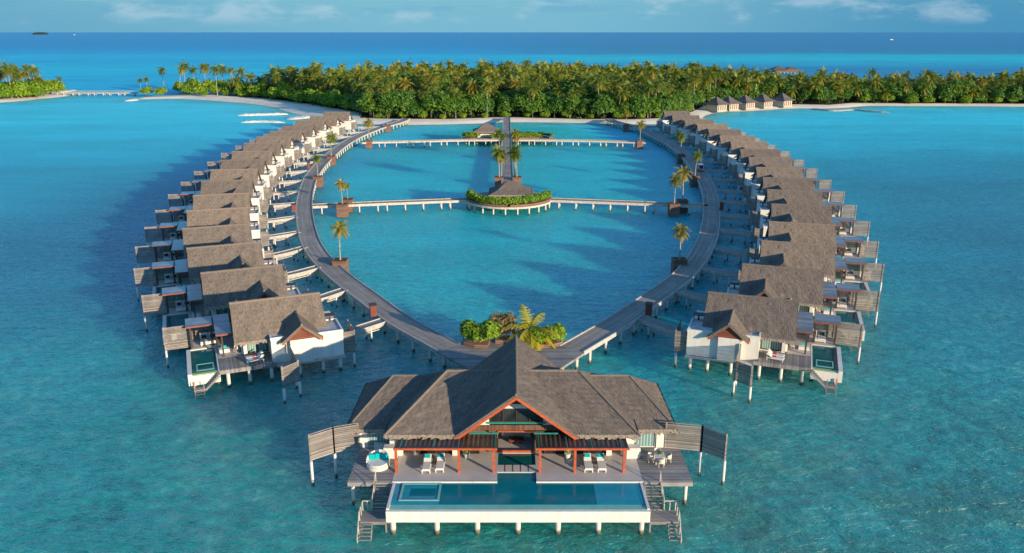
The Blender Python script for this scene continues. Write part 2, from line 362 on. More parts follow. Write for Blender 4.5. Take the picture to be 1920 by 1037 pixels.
def thatch(mb, A, B, C, D, thick=.32, jit=.03, fringe=True, straw=.6, cell=.42, back=True):
    """one thatched slope: A-B along the ridge, D-C along the eave (A above D, B above C); material 0 thatch, 1 straw"""
    A, B, C, D = map(Vector, (A, B, C, D)); nrm = (D - A).cross(C - D)
    if nrm.length < 1e-6: nrm = (D - A).cross(B - A)
    nrm.normalize()
    if nrm.z < 0: nrm = -nrm
    le, ln = max((B - A).length, (C - D).length), ((D - A).length + (C - B).length) / 2
    nu, nv = max(2, int(le / cell)), max(2, int(ln / cell)); mb.cur = 0
    P = lambda a, b: (A.lerp(B, a)).lerp(D.lerp(C, a), b)
    def flip(pts): return pts if (Vector(pts[1]) - Vector(pts[0])).cross(Vector(pts[2]) - Vector(pts[0])).dot(nrm) >= 0 else pts[::-1]
    grid = []
    for j in range(nv + 1):
        row = []
        for i in range(nu + 1):
            edge = i in (0, nu) or j == 0
            row.append(P(i / nu, j / nv) + nrm * (0 if edge else random.uniform(-jit, jit)))
        grid.append(row)
    b = len(mb.v); mb.v += [tuple(p) for r in grid for p in r]
    rev = (grid[-1][0] - grid[0][0]).cross(grid[-1][-1] - grid[-1][0]).dot(nrm) < 0
    for j in range(nv):
        for i in range(nu):
            q = [b + j * (nu + 1) + i, b + (j + 1) * (nu + 1) + i, b + (j + 1) * (nu + 1) + i + 1, b + j * (nu + 1) + i + 1]
            uv = [((i + di) / nu * le, (j + dj) / nv * ln) for di, dj in ((0, 0), (0, 1), (1, 1), (1, 0))]
            if rev: q = q[::-1]; uv = uv[::-1]
            mb.face(q, uv)
    dn = -nrm * thick
    if back: mb.poly(flip([A + dn, D + dn, C + dn, B + dn])[::-1])
    for p, q in ((A, D), (B, C)):
        if (p - q).length > .1: mb.poly([p, q, q + dn, p + dn], [(0, 0), (0, ln), (.3, ln), (.3, 0)])
    # eave fringe
    ed = (C - D); L = ed.length
    if fringe and L > .3:
        dirn = ((D - A).normalized() * .6 + Vector((0, 0, -.75))).normalized(); x = 0.; mb.cur = 0
        mb.poly([D, C, C + dn, D + dn], [(0, ln), (L, ln), (L, ln + .3), (0, ln + .3)])
        mb.cur = 1
        while x < L:
            w = random.uniform(.12, .3); a = D + ed * (x / L); c = D + ed * (min(x + w, L) / L); l = random.uniform(.14, .42)
            o = nrm * random.uniform(.0, .05) - dirn * .12
            mb.poly([a + o, c + o, c + o + dirn * (l + random.uniform(-.08, .08) + .1), a + o + dirn * (l + .1)]); x += w * .8
    # loose straw lying on the slope
    mb.cur = 1; area = le * ln
    for _ in range(int(area * straw)):
        a, t = random.random(), random.random() ** .8
        p = P(a, t * .97); d = (P(a, 1) - P(a, 0)).normalized(); sd = d.cross(nrm)
        d = (d + sd * random.uniform(-.35, .35)).normalized(); sd = d.cross(nrm).normalized() * random.uniform(.015, .04); l = random.uniform(.25, .55)
        e = p + d * l + nrm * .065; p = p + nrm * .045
        mb.poly(flip([p - sd, p + sd, e + sd * .6, e - sd * .6]))
    mb.cur = 0
def ridge_roll(mb, p, q, r=.2):
    mb.cur = 0; p, q = Vector(p), Vector(q); n = max(1, int((q - p).length / .6))
    for i in range(n):
        a, b = p.lerp(q, i / n), p.lerp(q, (i + 1) / n); mb.cyl(a, b, r * random.uniform(.85, 1.1), r * random.uniform(.85, 1.1), 8)
def slats(mb, p, q, z0, z1, n=None, sh=.13, gap=.045, th=.05):
    """horizontal boards between upright edges p and q (xy)"""
    z = z0
    while z + sh <= z1 + 1e-6:
        mb.beam((*p, z + sh / 2), (*q, z + sh / 2), th, sh); z += sh + gap
    return mb
def pile(x, y, top, parent, r=.21, mirror=False, n=10):
    return MB().cyl((x, y, -1.6), (x, y, top), r, n=n).build('pile', 'pile_concrete', parent, mirror, True)

# ------------------------------------------------------------------ sea, sand, forest floor
S = 150000.
def grow(poly, d):
    n = len(poly); cx = [p for p in poly]; out = []
    for i in range(n):
        a, b, c = Vector(poly[i - 1]), Vector(poly[i]), Vector(poly[(i + 1) % n])
        n1 = Vector(((b - a).y, -(b - a).x)).normalized(); n2 = Vector(((c - b).y, -(c - b).x)).normalized(); m = (n1 + n2)
        m = m.normalized() if m.length > 1e-3 else n1
        out.append((b.x + m.x * d / max(.6, m.dot(n1)), b.y + m.y * d / max(.6, m.dot(n1))))
    return out
def smooth_closed(poly, k=4):
    n = len(poly); out = []
    for i in range(n):
        p0, p1, p2, p3 = (np.array(poly[(i + j - 1) % n], float) for j in range(4))
        for t in np.arange(k) / k:
            out.append(tuple(.5 * ((2 * p1) + (p2 - p0) * t + (2 * p0 - 5 * p1 + 4 * p2 - p3) * t * t + (3 * p1 - p0 - 3 * p2 + p3) * t ** 3)))
    return out
def inside(poly, x, y):
    c = False; n = len(poly)
    for i in range(n):
        (x1, y1), (x2, y2) = poly[i], poly[i - 1]
        if (y1 > y) != (y2 > y) and x < (x2 - x1) * (y - y1) / (y2 - y1) + x1: c = not c
    return c
def sand_sheet(poly, rings):
    mb = MB(); prev = None
    for d, z in rings:
        pts = grow(poly, d); cur = len(mb.v); mb.v += [(x, y, z) for x, y in pts]; n = len(pts)
        if prev is not None:
            for i in range(n): j = (i + 1) % n; mb.face((prev + i, prev + j, cur + j, cur + i))
        prev = cur
    mb.face(range(prev, prev + n)); return mb
ISLAND = [(-233, 509), (-208, 514), (-165, 487), (-140, 464), (-117, 427), (-102, 404), (-92, 384), (-78, 372), (-48, 366), (-20, 370), (0, 377), (34, 373), (53, 368), (82, 374), (97, 408), (108, 424), (126, 432), (153, 447), (170, 446), (186, 452), (202, 463), (223, 462), (254, 461), (288, 458), (350, 456), (420, 470), (430, 535), (340, 540), (230, 545), (165, 570), (120, 610), (60, 645), (-60, 640), (-110, 600), (-150, 560), (-200, 544), (-230, 526)]
ISL = smooth_closed(ISLAND)
tag(sand_sheet(ISL, [(3., -.35), (0., .05), (-2.2, .6), (-4.5, 1.05)]).build('beach_sand', 'sand', smooth=True), kind='structure')
FOREST = [(-178, 524), (-154, 507), (-136, 488), (-112, 461), (-97, 440), (-76, 412), (-72, 386), (-56, 381), (-28, 381), (-8, 388), (2, 388), (30, 381), (56, 379), (76, 386), (93, 418), (104, 446), (150, 462), (178, 457), (196, 470), (222, 468), (254, 467), (290, 464), (350, 462), (418, 475), (425, 530), (340, 533), (230, 538), (165, 562), (120, 602), (60, 636), (-60, 630), (-110, 590), (-146, 552), (-180, 533)]
tag(MB().prism(FOREST, .5, 1.16).build('forest_floor', 'forest_soil'), kind='structure')
SEA_AT = None
ISLET = [(-360, 470), (-318, 478), (-300, 492), (-297, 510), (-292, 524), (-294, 545), (-310, 560), (-360, 570)]
tag(sand_sheet(smooth_closed(ISLET), [(3., -.35), (0., .05), (-3., .7), (-7., 1.1)]).build('islet_sand', 'sand', smooth=True), kind='structure')

def seg_dist(P, poly):
    A = np.array(poly, float); B = np.roll(A, -1, 0); best = np.full(len(P), 1e9)
    for a, b in zip(A, B):
        d = b - a; t = np.clip(((P - a) @ d) / (d @ d), 0, 1); best = np.minimum(best, np.linalg.norm(P - a - t[:, None] * d, axis=1))
    return best
def build_sea():
    x0, x1, y0, y1, st = -440., 444., 332., 620., 4.; nx, ny = int((x1 - x0) / st), int((y1 - y0) / st)
    X, Y = np.meshgrid(np.linspace(x0, x1, nx + 1), np.linspace(y0, y1, ny + 1)); P = np.stack([X.ravel(), Y.ravel()], 1)
    i, j = np.meshgrid(np.arange(nx), np.arange(ny)); q = (j * (nx + 1) + i).ravel(); Q = np.stack([q, q + 1, q + nx + 2, q + nx + 1], 1)
    V = [(*p, 0.) for p in P]; n = len(V); Q = [tuple(r) for r in Q]
    for a, b, c, d in ((-S, S, -300, y0), (-S, S, y1, 2 * S), (-S, x0, y0, y1), (x1, S, y0, y1)):
        V += [(a, c, 0.), (b, c, 0.), (b, d, 0.), (a, d, 0.)]; Q.append((n, n + 1, n + 2, n + 3)); n += 4
    me = np_mesh('sea_water', np.array(V), np.array(Q), ['sea_water']); at = me.attributes.new('shallow', 'FLOAT', 'POINT')
    d = np.minimum(seg_dist(P, ISL), seg_dist(P, smooth_closed(ISLET))); sh = np.exp(-d / 11.); sh = np.concatenate([np.where(sh < .02, 0, sh), np.zeros(n - len(P))])
    at.data.foreach_set('value', sh.astype('f')); tag(new_obj('sea_water', me), kind='structure')
# ------------------------------------------------------------------ vegetation
def palm_arrays(seed, nf=20, nl=9, fl=4.2, lw=.16, droop=1., wind=.25, el0=78):
    """crown at the origin (top of the trunk): vertices, quads, material index"""
    g = np.random.default_rng(seed); V = []; Q = []; M = []
    for k in range(nf):
        az = 2.4 * k + g.uniform(-.3, .3); el = math.radians(el0 - (el0 + 40) * (k / (nf - 1)) ** .85 + g.uniform(-9, 9)); L = fl * g.uniform(.8, 1.1) * (.8 if k < 3 else 1.)
        d = np.array([math.cos(az) * math.cos(el), math.sin(az) * math.cos(el), math.sin(el)]); p = np.zeros(3); st = 7; pts = [p.copy()]; dirs = [d.copy()]
        for i in range(st):
            d = d + np.array([-wind * .08, wind * .05, -.17 * droop * (1 + .12 * i)]); d /= np.linalg.norm(d); p = p + d * L / st; pts.append(p.copy()); dirs.append(d.copy())
        mi = 1 if (k >= nf - 3 and g.random() < .7) else 0
        for i in range(nl):
            t = .12 + .88 * i / (nl - 1); f = t * st; j = min(int(f), st - 1); q = pts[j] + (pts[j + 1] - pts[j]) * (f - j); dd = dirs[j]
            side = np.cross(dd, [0, 0, 1.]); side /= np.linalg.norm(side) + 1e-6; ll = fl * .27 * math.sin(math.pi * (.18 + .76 * t)) * g.uniform(.8, 1.15)
            for sgn in (-1, 1):
                o = side * sgn * .72 + dd * .45 + np.array([0, 0, -.55 * droop + g.uniform(-.2, .2)]); o /= np.linalg.norm(o); w = dd * lw * L / nl * 3.
                b = len(V); V += [q - w * .5, q + w * .5, q + o * ll + w * .22, q + o * ll - w * .12]; Q.append((b, b + 1, b + 2, b + 3)); M.append(mi)
    return np.array(V), np.array(Q), np.array(M)
def np_mesh(name, V, Q, mats, M=None):
    me = bpy.data.meshes.new(name); nq = len(Q); k = Q.shape[1]
    me.vertices.add(len(V)); me.vertices.foreach_set('co', np.ascontiguousarray(V, 'f').ravel())
    me.loops.add(nq * k); me.loops.foreach_set('vertex_index', np.ascontiguousarray(Q, 'i').ravel())
    me.polygons.add(nq); me.polygons.foreach_set('loop_start', np.arange(nq, dtype='i') * k); me.polygons.foreach_set('loop_total', np.full(nq, k, 'i'))
    for m in mats: me.materials.append(MATS[m])
    if M is not None: me.polygons.foreach_set('material_index', np.ascontiguousarray(M, 'i'))
    me.update(calc_edges=True); return me
def new_obj(name, me, parent=None):
    o = bpy.data.objects.new(name, me); COL.objects.link(o)
    if parent is not None: o.parent = parent
    return o
build_sea()
def palm(seed, h, lean, nf, nl, fl, lw, leaf='palm_leaf', nuts=True, sides=7, tr=.19, droop=1., name='palm_tree', el0=78):
    g = random.Random(seed); root = empty(name); tag(root, None, 'palm tree')
    mb = MB(); n = 9; pts = []; az = g.uniform(0, 6.28)
    for i in range(n + 1):
        t = i / n; s = lean * h * t * t; pts.append(Vector((math.cos(az) * s, math.sin(az) * s, h * t)))
    for i, p in enumerate(pts):
        r = tr * (1.55 if i == 0 else 1.05 - .45 * i / n)
        mb.v += [(p.x + r * math.cos(6.2832 * j / sides), p.y + r * math.sin(6.2832 * j / sides), p.z) for j in range(sides)]
    for i in range(n):
        for j in range(sides): k = (j + 1) % sides; mb.face((i * sides + j, i * sides + k, (i + 1) * sides + k, (i + 1) * sides + j))
    mb.build('trunk', 'palm_trunk', root, smooth=True)
    V, Q, M = palm_arrays(seed, nf, nl, fl, lw, droop, .25, el0)
    new_obj('crown', np_mesh('crown', V + np.array(pts[-1]), Q, [leaf, 'palm_leaf_dry'], M), root)
    if nuts:
        nb = MB()
        for k in range(7):
            a = k * .9; c = pts[-1] + Vector((.33 * math.cos(a), .33 * math.sin(a), -.28 - .12 * (k % 2)))
            for s in (1, -1): nb.cyl(c, c + Vector((0, 0, .17 * s)), .15, .05, 6)
        nb.build('coconuts', 'coconut', root)
    return root
def leaf_cloud(seed, blobs, n, size, flat=.5):
    """leaf clumps spread over lumpy shells. blobs: (x,y,z,rx,ry,rz)"""
    g = np.random.default_rng(seed); wts = np.array([b[3] * b[4] + b[4] * b[5] for b in blobs], float); wts /= wts.sum()
    pick = g.choice(len(blobs), n, p=wts); B = np.array(blobs, float)[pick]
    d = g.normal(size=(n, 3)); d /= np.linalg.norm(d, axis=1)[:, None]; d[:, 2] = np.where(d[:, 2] < -.45, -d[:, 2], d[:, 2])
    lump = 1 + .16 * np.sin(d[:, 0] * 7 + B[:, 0] * 3) * np.cos(d[:, 1] * 6 + B[:, 1]) + .10 * np.sin(d[:, 2] * 11 + B[:, 2])
    rr = (1 - g.random(n) ** 2.2 * .38) * lump; c = B[:, :3] + d * B[:, 3:] * rr[:, None]
    nn = d * .8 + g.normal(size=(n, 3)) * flat + np.array([0, 0, .25]); nn /= np.linalg.norm(nn, axis=1)[:, None]
    t = np.cross(nn, g.normal(size=(n, 3))); t /= np.linalg.norm(t, axis=1)[:, None]; b = np.cross(nn, t)
    s = size * g.uniform(.55, 1.25, n)[:, None]; V = np.stack([c - t * s, c - b * s * .45, c + t * s, c + b * s * .45], 1).reshape(-1, 3)
    return V, np.arange(4 * n).reshape(-1, 4)
def broadleaf(seed, h, r, n, size, leaf='broad_leaf', name='broadleaf_tree', cat='tree', trunk=True):
    g = random.Random(seed); root = empty(name); tag(root, None, cat); blobs = []
    for k in range(9):
        a = g.uniform(0, 6.28); q = r * g.uniform(.15, .68); z = h * g.uniform(.35, .80); s = r * g.uniform(.36, .58)
        blobs.append((q * math.cos(a), q * math.sin(a), z, s, s, s * .85))
    blobs.append((0, 0, h * .45, r * .75, r * .75, h * .40)); 
    V, Q = leaf_cloud(seed, blobs, n, size); V[:, 2] = np.maximum(V[:, 2], .05)
    mb = MB(); mb.cyl((0, 0, 0), (.1, 0, h * .4), r * .06, r * .045, 8)
    for k in range(5):
        b = blobs[k]; mb.cyl((.08, 0, h * .3), (b[0] * .8, b[1] * .8, b[2]), r * .035, r * .012, 6)
    mb.build('trunk' if trunk else 'stems', 'bark', root, smooth=True)
    new_obj('crown' if trunk else 'foliage', np_mesh('crown' if trunk else 'foliage', V, Q, [leaf]), root)
    return root

# forest palms: the nearest ones each a tree, the far canopy one mass
def dist_cam(p): return p[0] ** 2 * .3 + p[1] ** 2
spots = []; y = 375.; row = 0
while y < 640:
    x = -205. + (row % 2) * 3.2
    while x < 420:
        px, py = x + random.uniform(-2.6, 2.6), y + random.uniform(-2.6, 2.6)
        if inside(FOREST, px, py): spots.append((px, py))
        x += 7.2
    y += 6.8; row += 1
spots = [p for p in spots if abs(p[0] + 2.5 - (p[1] - 366) * -.02) > 3.5 or p[1] > 470]
def in_view(p): return abs(p[0]) < p[1] * .70 + 12
spots = [p for p in spots if in_view(p)]; spots.sort(key=lambda p: dist_cam(p) - (60000 if p[0] < -115 else 0))
PV = [palm(100 + i, 11.5 + .9 * i, [.08, .2, .05, .14, .02, .1][i], 26, 9, 4.9, .30, leaf='palm_leaf_gold' if i == 3 else 'palm_leaf', sides=6) for i in range(6)]
G_PALM = 'coconut palms of the island forest'
zones = [(-1e9, -110, 'coconut palm in the loose grove behind the white spit beach'), (-110, -40, 'coconut palm in the forest behind the far end of the sunlit villa row'),
         (-40, 45, 'coconut palm in the forest straight behind the long central boardwalk'), (45, 150, 'coconut palm in the forest around the small beach cottages'), (150, 1e9, 'coconut palm in the forest behind the long sandy beach')]
def zone_label(x):
    for a, b, l in zones:
        if a <= x < b: return l
used = set()
NIND = 292
for i, (x, y) in enumerate(spots[:NIND]):
    k = random.choice((0, 0, 1, 1, 2, 2, 2, 0, 1, 4, 4, 4, 5, 5, 5, 3)); src = PV[k]
    o = src if k not in used else copy_tree(src); used.add(k); 
    hs = random.choice((.5, .62, .75, .85, .95, 1.02)) * random.uniform(.92, 1.08) if y < 440 else random.uniform(.8, 1.2)
    place(o, (x, y, 1.25), random.uniform(0, 6.28), zone_label(x), G_PALM, hs)
lo = [palm_arrays(300 + i, 20, 6, 4.9, .34) for i in range(5)]; VV, QQ, MM = [], [], []; off = 0
for (x, y) in spots[NIND:]:
    V, Q, M = random.choice(lo); s = random.uniform(.95, 1.2); a = random.uniform(0, 6.28)
    rot = np.array([[math.cos(a), -math.sin(a), 0], [math.sin(a), math.cos(a), 0], [0, 0, 1]])
    hh = random.uniform(7.5, 15.5) if random.random() < .85 else random.uniform(14.5, 18.5)
    if x > 140: hh *= .84
    if x < -105: hh *= .95
    VV.append(V @ rot.T * s + np.array([x, y, hh])); QQ.append(Q + off); MM.append(np.where(M > 0, 1, 2 if random.random() < .05 else 0)); off += len(V)
tag(new_obj('far_forest_canopy', np_mesh('far_forest_canopy', np.concatenate(VV), np.concatenate(QQ), ['palm_leaf', 'palm_leaf_dry', 'palm_leaf_gold'], np.concatenate(MM))),
    'far mass of coconut palm crowns filling the back of the island', 'palm forest', None, 'stuff')
# undergrowth
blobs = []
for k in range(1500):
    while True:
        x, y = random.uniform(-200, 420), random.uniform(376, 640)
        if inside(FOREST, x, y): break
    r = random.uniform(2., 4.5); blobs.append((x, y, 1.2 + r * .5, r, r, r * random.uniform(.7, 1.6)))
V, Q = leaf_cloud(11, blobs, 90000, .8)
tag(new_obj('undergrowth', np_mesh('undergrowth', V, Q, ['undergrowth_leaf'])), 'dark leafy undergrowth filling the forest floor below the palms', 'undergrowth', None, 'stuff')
# broadleaf trees along the shore edge of the forest
BL = [broadleaf(40 + i, 8.5 + .7 * i, 5.0 + .3 * i, 2600, .55) for i in range(4)]; bused = set(); G_BL = 'broadleaf trees along the forest edge'
def edge_points(poly, i0, i1, step, inset):
    out = []
    for i in range(i0, i1):
        a, b = Vector(poly[i % len(poly)]), Vector(poly[(i + 1) % len(poly)]); L = (b - a).length; n = max(1, int(L / step)); nr = Vector((-(b - a).y, (b - a).x)).normalized()
        for k in range(n): out.append(a.lerp(b, (k + .5) / n) + nr * (inset + random.uniform(-1.5, 2.)))
    return out
def bl_label(x):
    if x < -40: return 'dense broadleaf tree at the forest edge behind the far end of the sunlit villa row'
    if x < 0: return 'dense broadleaf tree on the shore just beside the small beachside pavilion'
    if x < 90: return 'dense broadleaf tree on the shore between the central boardwalk and the shaded villa row'
    if x < 190: return 'dense broadleaf tree near the beach cottages and the low groyne'
    return 'dense broadleaf tree at the back of the long sandy beach'
def put_bl(x, y, s):
    k = random.randrange(4); o = BL[k] if k not in bused else copy_tree(BL[k]); bused.add(k)
    place(o, (x, y, .9), random.uniform(0, 6.28), bl_label(x), G_BL, s)
for p in edge_points(FOREST, 5, 15, 6.8, 3.): put_bl(p.x, p.y, random.uniform(.95, 1.4))
for p in edge_points(FOREST, 7, 13, 8.5, 10.): put_bl(p.x, p.y, random.uniform(1.1, 1.5))
for p in edge_points(FOREST, 15, 22, 8.5, 4.): put_bl(p.x, p.y, random.uniform(.9, 1.45))
for k in range(26):
    while True:
        x, y = random.uniform(-90, 400), random.uniform(395, 520)
        if inside(FOREST, x, y) and not (-9 < x < 5): break
    put_bl(x, y, random.uniform(1.3, 1.95))
# low shrubs
SHB = [broadleaf(60 + i, 3.4 + .5 * i, 3.2, 1100, .42, 'shrub_leaf', 'beach_shrub', 'shrub', False) for i in range(3)]; sused = set(); G_SH = 'low shrubs along the beaches'
def put_shrub(x, y, s, lab, z=.95):
    k = random.randrange(3); o = SHB[k] if k not in sused else copy_tree(SHB[k]); sused.add(k); place(o, (x, y, z), random.uniform(0, 6.28), lab, G_SH, s)
for u, v, s in tuple((335 + 9 * k, 172 + (k % 3) * 3, 1.5 + .5 * (k % 2)) for k in range(14)) + ((275, 180, 1.3), (302, 180, 1.4), (385, 181, .8), (545, 191, 1.5), (565, 194, 1.6), (512, 187, .9), (480, 184, .8), (350, 177, 1.), (405, 178, 1.1), (425, 180, 1.), (455, 182, 1.2)):
    p = W(u, v, 1.); put_shrub(p.x, p.y, s, 'rounded green shrub growing on the white spit beach')
for p in edge_points(FOREST, 6, 14, 9., .5): put_shrub(p.x, p.y, random.uniform(.6, 1.), 'low yellowish shrub at the water edge below the forest')
for p in edge_points(FOREST, 18, 22, 9., -.5): put_shrub(p.x, p.y, random.uniform(.9, 1.4), 'low yellowish shrub at the back of the long sandy beach')
for p in edge_points(FOREST, 0, 5, 5., 1.) + edge_points(FOREST, 0, 4, 5., 9.) + edge_points(FOREST, 0, 3, 6., 17.) + edge_points(FOREST, len(FOREST) - 3, len(FOREST), 7., 3.): put_shrub(p.x, p.y, random.uniform(1.2, 2.3), 'low green shrub below the palm grove on the spit')
# palms standing alone on the spit, and the islet
PT = [palm(150 + i, 11.5 + i, [.1, .03, .16][i], 24, 9, 3.9, .30, sides=6) for i in range(3)]; pused = set()
def put_palm(x, y, h, lab, grp, z=1.):
    k = random.randrange(3); o = PT[k] if k not in pused else copy_tree(PT[k]); pused.add(k); place(o, (x, y, z), random.uniform(0, 6.28), lab, grp, h / (11.5 + k))
for u, v, h in ((265, 176, 8.), (277, 176, 8.5), (309, 172, 13.), (338, 177, 14.5), (348, 170, 15.), (366, 168, 12.5), (388, 176, 15.), (396, 172, 15), (408, 181, 15.), (417, 176, 14.5), (434, 180, 8.), (440, 172, 13)):
    p = W(u, v, 1.); put_palm(p.x, p.y, h * 1.12, 'tall slender palm standing apart on the sandy spit', 'lone palms on the spit')
for i in range(26):
    x, y = random.uniform(-336, -304), random.uniform(502, 548); put_palm(x, y, random.uniform(11., 18.), 'golden lit palm on the small islet at the end of the footbridge', 'palms on the islet')
for i in range(5):
    put_palm(random.uniform(-306, -298), random.uniform(520, 540), random.uniform(8, 11.5), 'golden lit palm on the small islet at the end of the footbridge', 'palms on the islet')
for i in range(36):
    x, y = random.uniform(-336, -300), random.uniform(494, 548)
    if inside(ISLET, x + 2, y): put_shrub(x, y, random.uniform(1.3, 2.6), 'bushy green shrub covering the small islet')
for s in range(6): put_shrub(-318 + 4.2 * s, 494 + 3.6 * s, 1.1, 'bushy green shrub covering the small islet')

# ------------------------------------------------------------------ water villas
DK = 2.5
def villa(m):
    mir = m < 0; root = empty('water_villa'); tag(root, None, 'villa')
    bd = lambda mb, name, mats, par=root, **k: mb.build(name, mats, par, mir, **k)
    mb = MB()
    thatch(mb, (-5.4, 0, 8.5), (5.4, 0, 8.5), (5.5, -4.6, 4.85), (-5.5, -4.6, 4.85)); thatch(mb, (5.4, 0, 8.5), (-5.4, 0, 8.5), (-5.5, 4.6, 4.85), (5.5, 4.6, 4.85), straw=.3)
    ridge_roll(mb, (-5.45, 0, 8.45), (5.45, 0, 8.45), .2); roof = bd(mb, 'roof', ['thatch', 'straw'])
    g = MB()
    for x in (-5.42, 5.42):
        for s in (-1, 1): g.beam((x, 0, 8.08), (x, s * 4.45, 4.6), .12, .26)
    bd(g, 'barge_board', 'dark_post', roof)
    mb = MB()
    thatch(mb, (2.1, -6.85, 7.05), (2.1, -.9, 7.05), (-.35, -4.1, 4.95), (-.35, -6.55, 4.95), cell=.35); thatch(mb, (2.1, -.9, 7.05), (2.1, -6.85, 7.05), (4.55, -6.55, 4.95), (4.55, -4.1, 4.95), cell=.35)
    ridge_roll(mb, (2.1, -6.9, 7.02), (2.1, -1.2, 7.02), .17); dr = bd(mb, 'dormer_roof', ['thatch', 'straw'])
    g = MB(); g.beam((2.1, -6.72, 6.72), (-.28, -6.50, 4.68), .10, .22); g.beam((2.1, -6.72, 6.72), (4.48, -6.50, 4.68), .10, .22); bd(g, 'barge_board', 'red_timber', dr)
    g = MB(); g.plate([(.3, -6.36, 5.03), (3.9, -6.36, 5.03), (2.1, -6.36, 6.55)], (0, .1, 0)); bd(g, 'gable_panel', 'rust_gable', dr)
    w = MB(); w.box(.68, 3.28, -6.34, -3.9, 2.1, 5.02); bd(w, 'gable_wall', 'white_plaster')
    def block(x0, x1, y0, y1, top, name):
        b = MB(); b.box(x0, x1, y0, y1, 2.12, top - .3); t = .16
        b.box(x0 - .05, x1 + .05, y0 - .05, y0 + t, top - .3, top); b.box(x0 - .05, x1 + .05, y1 - t, y1, top - .3, top)
        b.box(x0 - .05, x0 + t, y0 + t, y1 - t, top - .3, top); b.box(x1 - t, x1 + .05, y0 + t, y1 - t, top - .3, top); o = bd(b, name, 'white_plaster')
        f = MB(); f.box(x0 + t, x1 - t, y0 + t, y1 - t, top - .29, top - .16); bd(f, 'flat_roof', 'flat_roof', o); return o
    block(-1.45, .66, -5.5, -2.0, 5.38, 'bathroom_wall'); rb = block(3.30, 7.0, -5.9, -1.5, 5.42, 'entrance_wall')
    q = MB(); q.box(5.55, 6.85, -2.3, -1.2, 6.0, 6.1); q.box(6.1, 6.3, -1.8, -1.65, 5.1, 6.0); bd(q, 'entrance_canopy', 'dark_post', rb)
    w = MB(); w.box(-4.7, 5.05, -1.85, 3.9, 2.12, 5.0)
    for x in (-4.72, 4.95): w.plate([(x, -4.1, 5.02), (x, 0, 8.15), (x, 4.1, 5.02)], (.1, 0, 0))
    w.box(5.05, 6.9, -1.5, 2.6, 2.12, 5.05); bd(w, 'house_wall', 'white_plaster')
    # glazed bedroom door with curtains
    fr = MB(); fr.frame(-4.0, -1.6, DK, 4.75, -1.92, .09, .12); fr.box(-2.85, -2.77, -1.97, -1.89, DK + .09, 4.66); door = bd(fr, 'bedroom_door', 'dark_post')
    p = MB(); p.box(-3.9, -2.86, -1.935, -1.905, DK + .1, 4.65); p.box(-2.76, -1.7, -1.935, -1.905, DK + .1, 4.65); bd(p, 'curtained_pane', 'curtain', door)
    w = MB(); w.box(-4.45, -4.02, -2.5, -1.87, DK, 4.9); bd(w, 'pier_wall', 'white_plaster')
    w = MB(); w.box(-4.79, -4.715, -1.2, 3.2, DK + .02, 4.7); bd(w, 'side_glazing', 'dark_glass')
    d = MB(); d.box(-7.40, -1.47, -6.2, -2.45, 2.2, DK); d.box(-7.5, -1.0, -6.32, -6.2, 2.02, DK - .03); deck = bd(d, 'sun_deck', 'deck_wood_cross')
    d = MB(); d.box(-7.40, -4.72, -2.44, 5.2, 2.2, DK - .004); d.box(-10.3, -7.41, 1.98, 5.2, 2.2, DK); bd(d, 'terrace', 'stone_tile')
    d = MB(); d.box(-1.0, 7.1, -6.32, 4.3, 1.86, 2.11); d.box(-7.4, -1.02, -5.9, 5.0, 1.9, 2.19); bd(d, 'floor_beams', 'kerb_wood')
    # pool
    b = MB(); b.box(-10.45, -7.45, -6.15, -6.02, 1.1, 2.24); b.box(-10.93, -10.46, -6.15, 1.97, 1.1, 2.5); b.box(-7.62, -7.44, -6.01, 1.97, 1.3, 2.47); b.box(-10.45, -7.63, 1.82, 1.97, 1.3, 2.49); b.box(-10.45, -7.63, -6.01, 1.81, 1.1, 1.3)
    pool = bd(b, 'pool_basin', 'white_plaster')
    b = MB(); b.box(-10.45, -7.63, -5.45, 1.81, 1.6, 2.37); bd(b, 'pool_water', 'villa_pool_water', pool)
    b = MB(); b.box(-10.45, -7.63, -6.01, -5.46, 1.5, 2.33); bd(b, 'pool_lip', 'pool_lip_tile', pool)
    b = MB(); b.box(-9.95, -8.0, -5.1, -4.85, 2.2, 2.41); b.box(-9.95, -8.0, -3.15, -3.0, 2.2, 2.41); b.box(-9.95, -9.8, -4.84, -3.16, 2.2, 2.41); b.box(-8.15, -8.0, -4.84, -3.16, 2.2, 2.41); bd(b, 'jacuzzi_rim', 'pool_edge_tile', pool)
    # stairs to the sea
    s = MB()
    for i in range(8): s.box(-7.55 - .2 * (i + 1), -7.5 - .2 * i, -7.0, -6.2, 2.34 - .2 * i - .06, 2.34 - .2 * i)
    s.beam((-7.5, -7.03, 2.2), (-9.2, -7.03, .7), .06, .22); s.beam((-7.5, -6.19, 2.2), (-9.2, -6.19, .7), .06, .22)
    s.box(-10.45, -9.1, -7.05, -6.18, .72, .85)
    for i in range(5): s.box(-10.3, -9.4, -7.2 - .16 * i, -7.05 - .16 * i, .62 - .24 * i, .68 - .24 * i)
    for x in (-10.36, -9.34): s.beam((x, -7.0, .8), (x, -7.8, -.5), .07, .1); s.box(x - .04, x + .04, -7.06, -6.98, .85, 1.7)
    s.box(-10.4, -10.3, -6.26, -6.18, -1.5, .72); s.box(-9.3, -9.2, -6.26, -6.18, -1.5, .72); st = bd(s, 'sea_stairs', 'deck_wood')
    b = MB(); b.box(-10.42, -10.28, -6.42, -6.3, .86, 1.6); bd(b, 'rescue_float', 'orange_paint', st)
